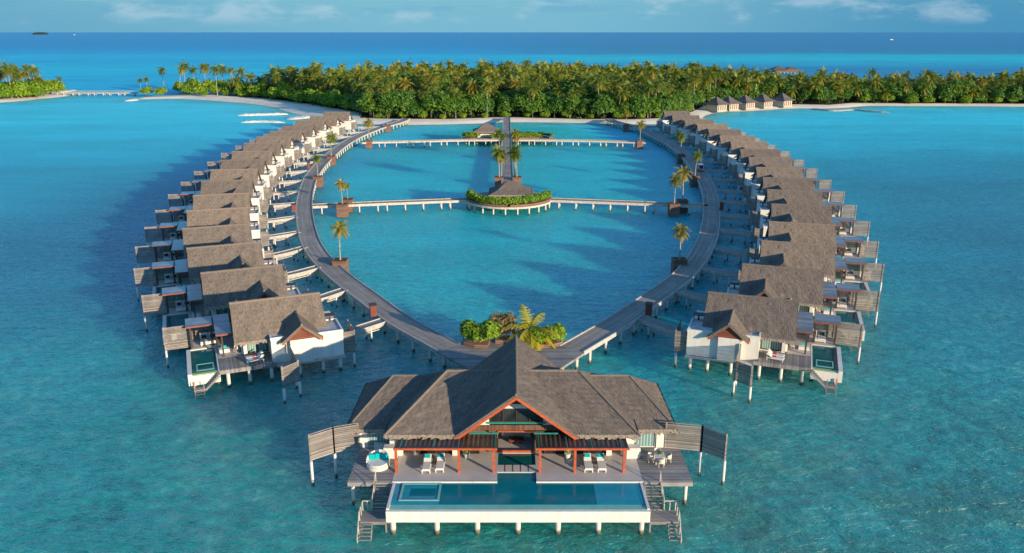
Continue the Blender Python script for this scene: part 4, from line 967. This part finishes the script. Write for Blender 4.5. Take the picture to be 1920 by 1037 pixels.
for s in (-1, 1):
    mb = MB(); x0, x1, r0, r1 = (-15.6, -8.2, -11.9, -7.) if s < 0 else (8.2, 15.5, 7., 11.7)
    thatch(mb, (r0, 73.6, 7.2), (r1, 73.6, 7.2), (x1, 67.05, 4.5), (x0, 67.05, 4.5), cell=.4, straw=.8); thatch(mb, (r1, 73.6, 7.2), (r0, 73.6, 7.2), (x0, 78.2, 4.2), (x1, 78.2, 4.2), straw=.3)
    if s < 0: thatch(mb, (r0, 73.6, 7.2), (r0, 73.6, 7.2), (x0, 67.05, 4.5), (x0, 78.2, 4.2), cell=.4)
    else: thatch(mb, (r1, 73.6, 7.2), (r1, 73.6, 7.2), (x1, 78.2, 4.2), (x1, 67.05, 4.5), cell=.4)
    ridge_roll(mb, (r0, 73.6, 7.15), (r1, 73.6, 7.15), .15); ridge_roll(mb, (r0 if s < 0 else r1, 73.6, 7.15), (x0 if s < 0 else x1, 67.05, 4.48), .13); bv(mb, 'side_roof', ['thatch', 'straw'])
# central gable
GX, GF, GB, GZ = .4, 64.6, 78.8, 9.4
mb = MB()
thatch(mb, (GX, GF, GZ), (GX, GB, GZ), (GX - 5.75, GB - .3, 4.97), (GX - 5.75, GF + .25, 4.97), cell=.4, straw=.8); thatch(mb, (GX, GB, GZ), (GX, GF, GZ), (GX + 5.75, GF + .25, 4.97), (GX + 5.75, GB - .3, 4.97), cell=.4, straw=.8)
ridge_roll(mb, (GX, GF - .1, GZ - .05), (GX, GB, GZ - .05), .17); gab = bv(mb, 'gable_roof', ['thatch', 'straw'])
k = MB()
for s in (-1, 1): k.beam((GX, GF + .05, GZ - .42), (GX + s * 5.6, GF + .3, 4.68), .14, .24)
bv(k, 'barge_board', 'red_timber', gab)
k = MB()
for s in (-1, 1): k.beam((GX, GB - .05, GZ - .42), (GX + s * 5.6, GB - .3, 4.68), .14, .24)
k.plate([(GX - 4.2, GB - .9, 5.2), (GX + 4.2, GB - .9, 5.2), (GX, GB - .9, 8.8)], (0, .1, 0)); bv(k, 'rear_gable', 'dark_wood', gab)
GY = 66.5
k = MB(); k.plate([(GX - 1.75, GY, 7.52), (GX + 1.75, GY, 7.52), (GX, GY, 8.93)], (0, .12, 0)); bv(k, 'gable_panel', 'rust_gable', gab)
w = MB(); w.box(GX - 2.3, GX + 2.3, GY - .03, GY + .1, 7.08, 7.51)
for s in (-1, 1): w.plate([(GX + s * 2.48, GY, 5.4), (GX + s * 4.3, GY, 5.4), (GX + s * 2.48, GY, 6.85)][::s], (0, .12, 0))
bv(w, 'gable_wall', 'white_plaster')
fr = MB(); fr.frame(GX - 2.45, GX + 2.45, 5.72, 7.07, GY, .07, .12)
for x in (-1.22, 0, 1.22): fr.box(GX + x - .035, GX + x + .035, GY - .05, GY + .05, 5.79, 7.0)
fr = bv(fr, 'clerestory_window', 'dark_post'); k = MB(); k.box(GX - 2.4, GX + 2.4, GY + .055, GY + .075, 5.78, 7.02); bv(k, 'pane', 'dark_glass', fr)
k = MB(); k.box(GX - 2.7, GX + 2.7, GY - .12, GY + .06, 5.56, 5.71); k.box(GX - 4.3, GX - 1.6, GY - 1.0, GY - .9, 4.98, 5.1); k.box(GX + 1.6, GX + 3.8, GY - 1., GY - .9, 4.98, 5.1); bv(k, 'steel_beam', 'teal_steel')
k = MB(); k.box(GX - 4.9, GX + 4.9, GY - .02, GY + .12, 4.85, 5.38); k.box(GX - 2.6, GX - 1.7, GY, GY + .1, FL, 4.84); k.box(GX + 1.7, GX + 2.6, GY, GY + .1, FL, 4.84); bv(k, 'timber_panel', 'dark_wood')
k = MB(); k.box(GX - 1.72, GX + 1.72, GY - .16, GY - .03, 4.72, 4.86); k.box(GX - 1.72, GX + 1.72, GY - .1, GY + .06, FL + .02, FL + .2); bv(k, 'lintel', 'red_timber')
k = MB(); k.box(GX - 4.6, GX + 4.6, 71.2, 71.35, FL, 3.9); bv(k, 'inner_wall', 'pale_timber')
k = MB(); k.box(GX - 4.6, GX + 4.6, 71.2, 71.35, 3.905, 5.6); k.box(GX - 4.7, GX - 4.6, 67., 72., FL, 5.6); k.box(GX + 4.6, GX + 4.7, 67., 72., FL, 5.6); bv(k, 'inner_lining', 'dark_wood')
k = MB(); k.box(GX - 1.4, GX + 1.4, 69.4, 70.3, FL + .01, FL + .5); k.box(GX - 1.4, GX + 1.4, 70.1, 70.4, FL + .5, FL + .95); o = bv(k, 'indoor_sofa', 'wicker')
o2 = MB(); o2.box(GX - .7, GX + .7, 67.9, 68.7, FL + .3, FL + .42); o2.box(GX - .5, GX + .5, 68.1, 68.5, FL + .01, FL + .3); o2 = o2.build('coffee_table', 'rust_gable'); tag(o2, 'brown low table in the open living room of the big front villa', 'table')
tag(o, 'pale sofa inside the open living room of the big front villa', 'sofa'); mw = o.matrix_world.copy(); o.parent = None; o.location = BV.location
# walls of the wings, with glazed doors
w = MB()
for s in (-1, 1):
    for a, b in ((10.1, 10.5), (5.0, 5.5), (8.7, 9.2) if s > 0 else (9.0, 9.1)): w.box(s * a, s * b, 65.85, 66.4, FL, 4.72)
    w.box(s * 10.5, s * 11.3, 66.2, 66.4, FL, 4.6); w.box(s * 13.5 + .05 * s, s * 14.35, 67.35, 67.6, FL, 4.42); w.box(s * 14.15, s * 14.3, 67.6, 77.3, FL, 4.3)
    w.box(s * 11.0, s * 11.2, 66.4, 69., FL, 4.4); w.box(s * 2.9, s * 14.1, 77.3, 77.5, FL, 4.3)
bv(w, 'wall', 'white_plaster')
for s in (-1, 1):
    for a, b in ((5.55, 8.6), (3.0, 4.95)):
        fr = MB(); x0, x1 = sorted((s * a, s * b)); fr.frame(x0, x1, FL, 4.7, 66.2, .08, .12); fr.box((x0 + x1) / 2 - .05, (x0 + x1) / 2 + .05, 66.15, 66.25, FL + .08, 4.62); fr = bv(fr, 'glazed_door', 'dark_post')
        k = MB(); k.box(x0 + .08, x1 - .08, 66.26, 66.29, FL + .06, 4.66); bv(k, 'pane', 'dark_glass', fr)
    x0, x1 = sorted((s * 11.25, s * 13.5)); fr = MB(); fr.frame(x0, x1, FL, 4.4, 67.5, .07, .1); fr = bv(fr, 'bathroom_window', 'white_plaster')
    k = MB(); k.box(x0 + .07, x1 - .07, 67.56, 67.58, FL + .05, 4.36); bv(k, 'pane', 'curtain', fr)
    k = MB(); x0, x1 = sorted((s * 10.5, s * 11.75)); k.box(x0, x1, 65.3, 66.1, FL, 3.65); bv(k, 'low_wall', 'white_plaster')
    if s < 0: k = MB(); k.box(-12.9, -11.9, 67., 67.35, FL, FL + .55); bv(k, 'bath_tub', 'white_fabric')
# pergola
for s in (-1, 1):
    x0, x1 = (-10.45, -1.3) if s < 0 else (2.1, 10.35)
    k = MB(); k.box(x0, x1, 62.84, 62.98, 4.82, 5.0); pg = bv(k, 'pergola', 'red_timber')
    k = MB(); n = int((x1 - x0) / .42)
    k.plate([(x0 + .05, 62.99, 4.86), (x1 - .05, 62.99, 4.86), (x1 - .05, 66.0, 4.74), (x0 + .05, 66.0, 4.74)], (0, 0, -.04))
    for i in range(n + 1):
        x = x0 + .08 + (x1 - x0 - .16) * i / n; k.beam((x, 62.99, 4.89), (x, 66., 4.77), .10, .05)
    bv(k, 'slatted_roof', 'dark_wood', pg)
    k = MB()
    for x in ((-9.9, -7.0, -4.75, -1.5) if s < 0 else (2.4, 4.9, 7.1, 9.7)): k.beam((x, 63.0, 4.94), (x, 65.9, 4.82), .09, .04)
    bv(k, 'glass_joint', 'teal_steel', pg)
    for x in ((-10.25, -4.7, -1.62) if s < 0 else (2.48, 5.57, 9.91)): MB().box(x - .11, x + .11, 62.81, 63.03, FL, 4.815).build('post', 'red_timber', pg)
# decks
d = MB(); d.box(-10.42, -1.3, 61.45, 66.2, 2.3, FL); d.box(2.14, 11.4, 61.45, 66.2, 2.3, FL); d.box(-1.3, 2.14, 62.98, 64.2, 2.1, FL - .004); d.box(-1.3, 2.14, 66.36, 77., 2.3, FL - .004); d.box(-10.4, -1.3, 66.2, 77.4, 2.3, FL - .008); d.box(2.14, 11.4, 66.2, 77.4, 2.3, FL - .008); bv(d, 'stone_terrace', 'stone_tile')
k = MB()
for x in (-.62, .08, .78, 1.48): k.box(x - .03, x + .03, 62.99, 64.18, FL - .003, FL + .012)
bv(k, 'stepping_joints', 'dark_post')
k = MB(); k.box(-10.42, -1.28, 61.3, 61.449, 2.3, FL + .03); k.box(2.12, 11.42, 61.3, 61.449, 2.3, FL + .03); bv(k, 'coping', 'white_plaster')
for s in (-1, 1):
    x0, x1 = (-14.3, -10.43) if s < 0 else (11.41, 15.75)
    d = MB(); d.box(x0, x1, 61.4, 67.35, 2.38, FL); d.box(x0, x1, 61.25, 61.398, 2.2, FL - .02); bv(d, 'side_deck', 'deck_wood')
d = MB(); d.box(-14.2, 14.2, 67.4, 77.6, 2.2, FL - .02); d.box(-14, 15.4, 61.7, 67, 2.1, 2.29); bv(d, 'floor_beams', 'kerb_wood')
k = MB(); k.box(-1.3, 2.14, 64.21, 66.34, 2.2, 2.52); bv(k, 'plunge_pool_water', 'plunge_water')
# infinity pool
b = MB(); b.box(-10.35, 11.35, 57.05, 57.3, 1.42, 2.44); b.box(-10.35, -10.12, 57.31, 61.29, 1.42, 2.56); b.box(11.12, 11.35, 57.31, 61.29, 1.42, 2.56); b.box(-10.1, 11.1, 57.32, 61.28, 1.42, 1.6); pool = bv(b, 'infinity_pool', 'white_plaster')
k = MB(); k.box(-10.11, 11.11, 58.0, 61.29, 1.62, 2.5); k.box(-1.27, 2.11, 61.29, 62.97, 1.7, 2.5); bv(k, 'pool_water', 'pool_water', pool)
k = MB(); k.box(-10.11, 11.11, 57.31, 57.99, 1.62, 2.46); bv(k, 'overflow_ledge', 'pool_edge_tile', pool)
k = MB(); k.box(7.05, 10.75, 58.02, 61.28, 2.2, 2.512); bv(k, 'shallow_shelf', 'pool_shelf', pool)
k = MB(); k.box(-10.1, -9.62, 58.02, 61.28, 2.2, 2.508); k.box(10.8, 11.1, 58.02, 61.28, 2.2, 2.507); k.box(-9.6, -6.1, 58.02, 58.5, 2.2, 2.507); bv(k, 'side_shelf', 'pool_shelf', pool)
k = MB(); x0, x1, y0, y1 = -9.5, -6.1, 58.52, 61.25
for a in ((x0, x1, y0, y0 + .18), (x0, x1, y1 - .18, y1), (x0, x0 + .18, y0 + .18, y1 - .18), (x1 - .18, x1, y0 + .18, y1 - .18)): k.box(*a, 2.2, 2.56)
jz = bv(k, 'jacuzzi_rim', 'pool_edge_tile', pool)
k = MB(); k.box(x0 + .18, x1 - .18, y0 + .18, y1 - .18, 2.2, 2.514); bv(k, 'jacuzzi_bench', 'pool_shelf', pool)
k = MB(); k.box(-8.7, -6.5, 59.2, 60.4, 2.2, 2.518); bv(k, 'jacuzzi_well', 'pool_water', pool)
for x in (-9.9, -6.25, -2.89, .49, 3.82, 7.17, 10.75): pile(x, 57.6, 1.44, BV, .24, n=14)
for x, y in ((-14.0, 61.9), (15.3, 62.), (-14., 66.5), (15.2, 66.8), (-10.5, 61.9), (11.4, 61.9)): pile(x, y, 2.3, BV, .17)
for x in (-14, -9, -4, 1, 6, 11, 14):
    for y in (72., 77.): pile(x, y, 2.25, BV)
# stairs to the sea
for s in (-1, 1):
    x0, x1 = (-11.85, -10.5) if s < 0 else (11.5, 12.9); m = MB(); n = 8
    for i in range(n): m.box(x0 + .06, x1 - .06, 61.15 - .25 * (i + 1), 61.2 - .25 * i, FL - .17 * (i + 1) - .05, FL - .17 * (i + 1))
    for x in (x0, x1): m.beam((x, 61.25, FL - .1), (x, 59.1, 1.18), .07, .22)
    l0, l1 = (-12.65, -10.4) if s < 0 else (11.42, 13.85); m.box(l0, l1, 57.6, 59.15, 1.06, 1.2); m.box(l0, l1, 57.5, 57.6, .9, 1.18)
    a0, a1 = (-12.6, -11.6) if s < 0 else (12.95, 13.95)
    for i in range(6): m.box(a0 + .05, a1 - .05, 57.3 - .22 * i, 57.48 - .22 * i, .98 - .22 * i, 1.03 - .22 * i)
    for x in (a0, a1): m.beam((x, 57.55, 1.0), (x, 56.1, -.55), .07, .16)
    for x, y in ((l0 + .1, 57.8), (l1 - .1, 57.8), (l0 + .1, 59.), (l1 - .1, 59.)): m.box(x - .07, x + .07, y - .07, y + .07, -1.4, 1.05)
    stairs = bv(m, 'sea_stairs', 'deck_wood')
    h = MB(); xs = x0 if s < 0 else x1; lo_ = l0 if s < 0 else l1
    h.beam((xs, 61.5, FL + .95), (xs, 59.2, 2.1), .05, .06)
    for t in (0., .5, 1.): h.box(xs - .03, xs + .03, 61.45 - 2.2 * t - .03, 61.45 - 2.2 * t + .03, FL - 1.35 * t - .05, FL + .95 - 1.45 * t)
    h.beam((xs, 59.15, 2.1), (lo_, 59.15, 2.1), .05, .07); h.beam((lo_, 59.15, 2.1), (lo_, 57.6, 2.1), .05, .07); h.beam((lo_, 57.6, 2.1), (lo_, 56.2, .4), .05, .07)
    for x, y, t, q in ((xs, 59.15, 1.2, 2.1), ((xs + lo_) / 2, 59.15, 1.2, 2.1), (lo_, 59.12, 1.2, 2.1), (lo_, 58.4, 1.2, 2.1), (lo_, 57.65, 1.2, 2.1), (lo_, 56.95, .3, 1.3), (lo_, 56.3, -.4, .5)): h.box(x - .035, x + .035, y - .035, y + .035, t, q)
    bv(h, 'handrail', 'pale_timber', stairs)
# privacy screens
for pts in (((-18.35, 64.95), (-16.5, 66.4), (-14.35, 67.2)), ((19.45, 65.05), (17.65, 66.7), (14.4, 67.35))):
    for (a, b) in ((pts[0], pts[1]), (pts[1], pts[2])):
        k = MB(); slats(k, a, b, 2.6, 5.2, sh=.14, gap=.04, th=.04)
        for e in (a, b): k.box(e[0] - .07, e[0] + .07, e[1] - .07, e[1] + .07, 2.5, 5.28)
        k.beam((*a, 5.24), (*b, 5.24), .1, .05); bv(k, 'privacy_screen', 'screen_wood')
    for e in pts[:2]: pile(*e, 2.5, BV, .14)
# furniture of the big villa
def at_l(src, x, y, rz, label):
    place(src, (x, y, FL + .003), rz, label, 'loungers on the stone terrace')
ml = lounger(); at_l(ml, -7.62, 63.65, 0, 'white lounger with teal pillow on the terrace, nearer the round daybed')
for x, lab in ((-6.43, 'white lounger with teal pillow on the terrace, second from the round daybed'), (6.82, 'white lounger with teal pillow on the terrace, second from the dining set'), (8.0, 'white lounger with teal pillow on the terrace, nearer the dining set')): at_l(copy_tree(ml), x, 63.8, 0, lab)
st = None
for x, lab in ((-7.03, 'dark slatted side table between the loungers near the round daybed'), (7.42, 'dark slatted side table between the loungers near the dining set')):
    if st is None:
        st = empty('side_table'); tag(st, None, 'side table'); m = MB()
        for i in range(5): m.box(-.2, .2, -.24 + .1 * i, -.16 + .1 * i, .36, .4)
        m.build('tabletop', 'dark_wood', st)
        for a in (-.17, .17):
            for b in (-.2, .2): MB().box(a - .025, a + .025, b - .025, b + .025, 0, .36).build('leg', 'white_fabric', st)
        o = st
    else: o = copy_tree(st)
    place(o, (x, 63.9, FL + .003), 0, lab, 'side tables between the loungers')
# round daybed
rd = empty('round_daybed', (-12.05, 63.95, FL), 0, 'round white daybed with teal pillows on the side deck', 'daybed')
disc(-12.05, 63.95, 1.03, FL + .02, FL + .38, 28).build('base', 'wicker', rd); disc(-12.05, 63.95, .93, FL + .384, FL + .52, 28).build('mattress', 'white_fabric', rd)
k = MB()
for i in range(18):
    a0, a1 = R(-15 + 210 * i / 18), R(-15 + 210 * (i + 1) / 18); hh = .25 + .52 * math.sin(math.pi * (i + .5) / 18)
    k.beam((-12.05 + 1.0 * math.cos(a0), 63.95 + 1.0 * math.sin(a0), FL + .385 + hh / 2), (-12.05 + 1.0 * math.cos(a1), 63.95 + 1.0 * math.sin(a1), FL + .385 + hh / 2), .1, hh)
k.build('backrest', 'white_fabric', rd)
for x, a in ((-.55, .3), (.02, 0), (.55, -.3)):
    k = MB(); k.beam((-12.05 + x - .27, 64.45 - abs(x) * .3, FL + .78), (-12.05 + x + .27, 64.45 - abs(x) * .3, FL + .78), .16, .5); k.build('pillow', 'teal_fabric', rd)
# dining set
dt = empty('dining_table', (13.4, 64.7, FL), 0, 'small pale dining table with a plant on the side deck', 'table'); MB().box(12.95, 13.85, 64.15, 65.25, FL + .68, FL + .74).build('tabletop', 'wicker', dt)
for x in (13.02, 13.78):
    for y in (64.22, 65.18): MB().box(x - .035, x + .035, y - .035, y + .035, FL, FL + .68).build('leg', 'wicker', dt)
V, Q = leaf_cloud(77, [(0, 0, .16, .22, .22, .16)], 160, .07); pt = empty('potted_plant', (13.4, 64.75, FL + .742), 0, 'small green plant in the middle of the dining table', 'plant'); MB().cyl((13.4, 64.75, FL + .742), (13.4, 64.75, FL + .84), .1, .13, 10).build('pot', 'white_plaster', pt); new_obj('foliage', np_mesh('foliage', V, Q, ['broad_leaf']), pt)
for x, y, rz, lab in ((12.62, 64.75, 90, 'wicker chair on the side of the dining table facing the infinity pool stairs wall'), (14.2, 64.75, -90, 'wicker chair at the dining table nearest the outer deck edge'), (13.4, 63.9, 180, 'wicker chair at the dining table nearest the camera'), (13.35, 65.55, 0, 'wicker chair at the dining table nearest the house')):
    place(copy_tree(ch), (x, y, FL + .003), R(rz), lab if 'facing' not in lab else 'wicker chair at the dining table nearest the stone terrace', 'chairs around the dining table')
for x, lab in ((-4.15, 'potted plant in white planter left of the plunge pool'), (5.1, 'potted plant in white planter right of the plunge pool')):
    V, Q = leaf_cloud(78, [(0, 0, .85, .34, .34, .4)], 260, .12); pt = empty('potted_plant', (x, 65.4, FL), 0, lab, 'plant', 'potted plants on the terrace'); MB().cyl((x, 65.4, FL), (x, 65.4, FL + .5), .2, .3, 12).build('pot', 'white_plaster', pt); new_obj('foliage', np_mesh('foliage', V, Q, ['shrub_leaf']), pt)

# ------------------------------------------------------------------ cart on the right jetty
p = W(1313, 321, ZJ); ct = empty('golf_cart', (p.x, p.y, ZJ), 0, 'small white and red electric cart driving along the right jetty', 'cart')
cx, cy = p.x, p.y; z = ZJ + .004
k = MB(); k.box(cx - .62, cx + .62, cy - .9, cy + 1.1, z + .28, z + .62); k.plate([(cx - .6, cy - 1.25, z + .3), (cx - .6, cy - .9, z + .3), (cx - .6, cy - .9, z + .95), (cx - .6, cy - 1.15, z + .7)], (1.2, 0, 0)); k.build('body', 'cart_red', ct)
k = MB(); k.box(cx - .68, cx + .68, cy - .95, cy + 1.15, z + 1.86, z + 1.96); k.build('roof', 'cart_white', ct)
for a in (-.58, .58):
    for b in (-.85, 1.02): MB().box(cx + a - .03, cx + a + .03, cy + b - .03, cy + b + .03, z + .6, z + 1.86).build('roof_post', 'cart_white', ct)
k = MB(); k.box(cx - .55, cx + .55, cy + .1, cy + .55, z + .62, z + .8); k.box(cx - .55, cx + .55, cy + .55, cy + .68, z + .62, z + 1.2); k.build('seat', 'white_fabric', ct)
k = MB(); k.box(cx - .55, cx + .55, cy - .9, cy - .87, z + .98, z + 1.8); k.build('windscreen', 'dark_glass', ct)
for a in (-.6, .6):
    for b in (-.75, .75): MB().cyl((cx + a - .08, cy + b, z + .24), (cx + a + .08, cy + b, z + .24), .24, n=12).build('wheel', 'tyre', ct)
    MB().box(cx + a * .7 - .08, cx + a * .7 + .08, cy - 1.27, cy - 1.2, z + .5, z + .6).build('headlight', 'cart_white', ct)

# ------------------------------------------------------------------ beach cottages, groynes, bridge, distant things
hut = None; G_H = 'beach cottages with hip roofs'
HUT = [(1340, 210), (1362.6, 208), (1394, 205.8), (1428, 203.4), (1465, 201.4)]
for i, (u, v) in enumerate(HUT):
    if hut is None:
        hut = empty('beach_cottage'); tag(hut, None, 'cottage'); mb = MB(); pyramid_roof(mb, 0, 0, 5.6, 5.6, 4.3, 8.4, .3); mb.build('roof', ['old_thatch', 'old_thatch'], hut)
        MB().box(-4.2, 4.2, -4.2, 4.2, .7, 4.4).build('wall', 'pale_timber', hut)
        for j in range(4): MB().box(-3.5 + 1.9 * j, -2.7 + 1.9 * j, -4.28, -4.21, 1.0, 3.7).build('window', 'dark_wood', hut)
        MB().box(-4.5, 4.5, -4.6, 4.5, .1, .69).build('plinth', 'kerb_wood', hut); o = hut
    else: o = copy_tree(hut)
    p = W(u, v, 1.); o_l = ['hip roofed beach cottage half hidden by trees, nearest the shaded villa row', 'second hip roofed beach cottage from the shaded villa row', 'middle one of the five hip roofed beach cottages', 'fourth hip roofed beach cottage from the shaded villa row', 'hip roofed beach cottage at the far end, nearest the low groyne'][i]
    place(o, (p.x + 2.5, p.y + 7.5, .6), R(38), o_l, G_H, .9)
def bank(name, pts, w, h, mat, label, cat, group=None, n=26):
    C, S_ = spline([tuple(W(u, v)[:2]) for u, v in pts], 1.2); N = normals(C); mb = MB(); g = random.Random(len(pts) + int(pts[0][0])); prof = [(-1, -.5), (-.75, .55), (-.25, 1.), (.3, .95), (.75, .5), (1, -.5)]; k = len(prof)
    for i, (c, nn) in enumerate(zip(C, N)):
        e = min(1., .35 + .65 * min(i, len(C) - 1 - i) / 3)
        for a, b in prof:
            q = c + nn * a * w * .5 * e * g.uniform(.9, 1.1); mb.v.append((q[0], q[1], b * h * .6 * e * g.uniform(.8, 1.15)))
    for i in range(len(C) - 1):
        for j in range(k - 1): mb.face((i * k + j, i * k + j + 1, (i + 1) * k + j + 1, (i + 1) * k + j))
    mb.face(range(k)); b_ = (len(C) - 1) * k; mb.face(range(b_ + k - 1, b_ - 1, -1))
    return tag(mb.build(name, mat, smooth=False), label, cat, group)
bank('sandbag_groyne', [(446, 217), (490, 216), (540, 214.5)], 4.2, 1.5, 'sandbag', 'white sandbag groyne off the spit beach, the farther of the two', 'groyne', 'sandbag groynes')
bank('sandbag_groyne', [(452, 230), (490, 229), (533, 230)], 3.6, 1.3, 'sandbag', 'white sandbag groyne off the spit beach, nearer the villas', 'groyne', 'sandbag groynes')
bank('sandbag_groyne', [(540, 224), (565, 221), (590, 221)], 9, 1.6, 'sandbag', 'broad white sandbag bank against the beach behind the sunlit villas', 'groyne', 'sandbag groynes')
bank('sandbag_groyne', [(236, 190), (247, 188.5), (257, 187)], 7., 1.6, 'sandbag', 'short white sandbag groyne at the tip of the spit', 'groyne', 'sandbag groynes')
bank('sandbag_groyne', [(108, 174), (125, 172), (141, 170)], 6., 1.5, 'sandbag', 'white sandbag spit behind the small islet', 'groyne', 'sandbag groynes')
bank('rock_groyne', [(1520, 204.5), (1560, 208.5), (1598, 206.5), (1630, 209.5), (1668, 212)], 3.4, 1.2, 'rubble', 'low curved rock groyne running off the beach past the cottages', 'groyne')
C, N, br = jetty('footbridge', [(-302, 538), (-275, 538), (-246, 538)], 3.2, 'long low footbridge between the small islet and the spit', 'bridge', None, 5., .35, .25, .4, 2.0, fascia='kerb_wood')
m = MB()
for s in (-1, 1):
    m.beam((-301, 538 + 1.5 * s, 3.1), (-247, 538 + 1.5 * s, 3.1), .1, .12)
    for i in range(19): m.box(-301 + 3 * i - .06, -301 + 3 * i + .06, 538 + 1.5 * s - .06, 538 + 1.5 * s + .06, 2.1, 3.1)
m.build('railing', 'kerb_wood', br)
# restaurant on stilts behind the forest
p = W(1470, 139, 0); rs = empty('stilt_restaurant', (p.x, p.y, 0), 0, 'dark roofed building on stilts in the sea behind the forest', 'building'); x, y = p.x, p.y
mb = MB(); pyramid_roof(mb, x - 6, y, 8, 7, 4.6, 8., 1.); pyramid_roof(mb, x + 7, y + 2, 7, 6, 4.4, 7.2, 1.); mb.build('roof', ['old_thatch', 'old_thatch'], rs); MB().box(x - 11, x + 12, y - 5, y + 5, 2., 4.7).build('wall', 'dark_wood', rs)
for i in range(8): pile(x - 12 + 3.5 * i, y - 5, 2., rs, .3)
def boat(u, v, L, label):
    p = W(u, v); r = empty('motor_boat', (p.x, p.y, 0), 0, label, 'boat'); x, y = p.x, p.y; hw = L * .14
    pts = [(-.5, -1), (.2, -1), (.5, 0), (.2, 1), (-.5, 1)]; m = MB(); n = 5; b = 0
    m.v += [(x + a * L * .92, y + c * hw * .7, -.2) for a, c in pts] + [(x + a * L, y + c * hw, L * .09) for a, c in pts]
    m.face(range(4, -1, -1)); m.face(range(5, 10))
    for i in range(5): j = (i + 1) % 5; m.face((i, j, 5 + j, 5 + i))
    m.build('hull', 'cart_white', r); k = MB(); k.box(x - L * .3, x + L * .08, y - hw * .6, y + hw * .6, L * .09, L * .2); k.box(x - L * .32, x + L * .12, y - hw * .68, y + hw * .68, L * .2, L * .22); k.build('cabin', 'cart_white', r); return r
boat(1672, 75, 20, 'white motor boat far out on the deep blue sea'); boat(140, 65.5, 34, 'tiny white boat near the horizon beside the distant islet')
p = W(77, 65, 0); V, Q = leaf_cloud(5, [(-110, 0, 18, 80, 60, 34), (-20, 0, 20, 90, 60, 44), (90, 0, 18, 80, 60, 36)], 2600, 12.); o = new_obj('distant_islet', np_mesh('distant_islet', V, Q, ['far_foliage'])); o.location = (p.x, p.y, -8); o.scale = (.72, .72, .8); tag(o, 'tiny dark wooded islet on the horizon', 'island')
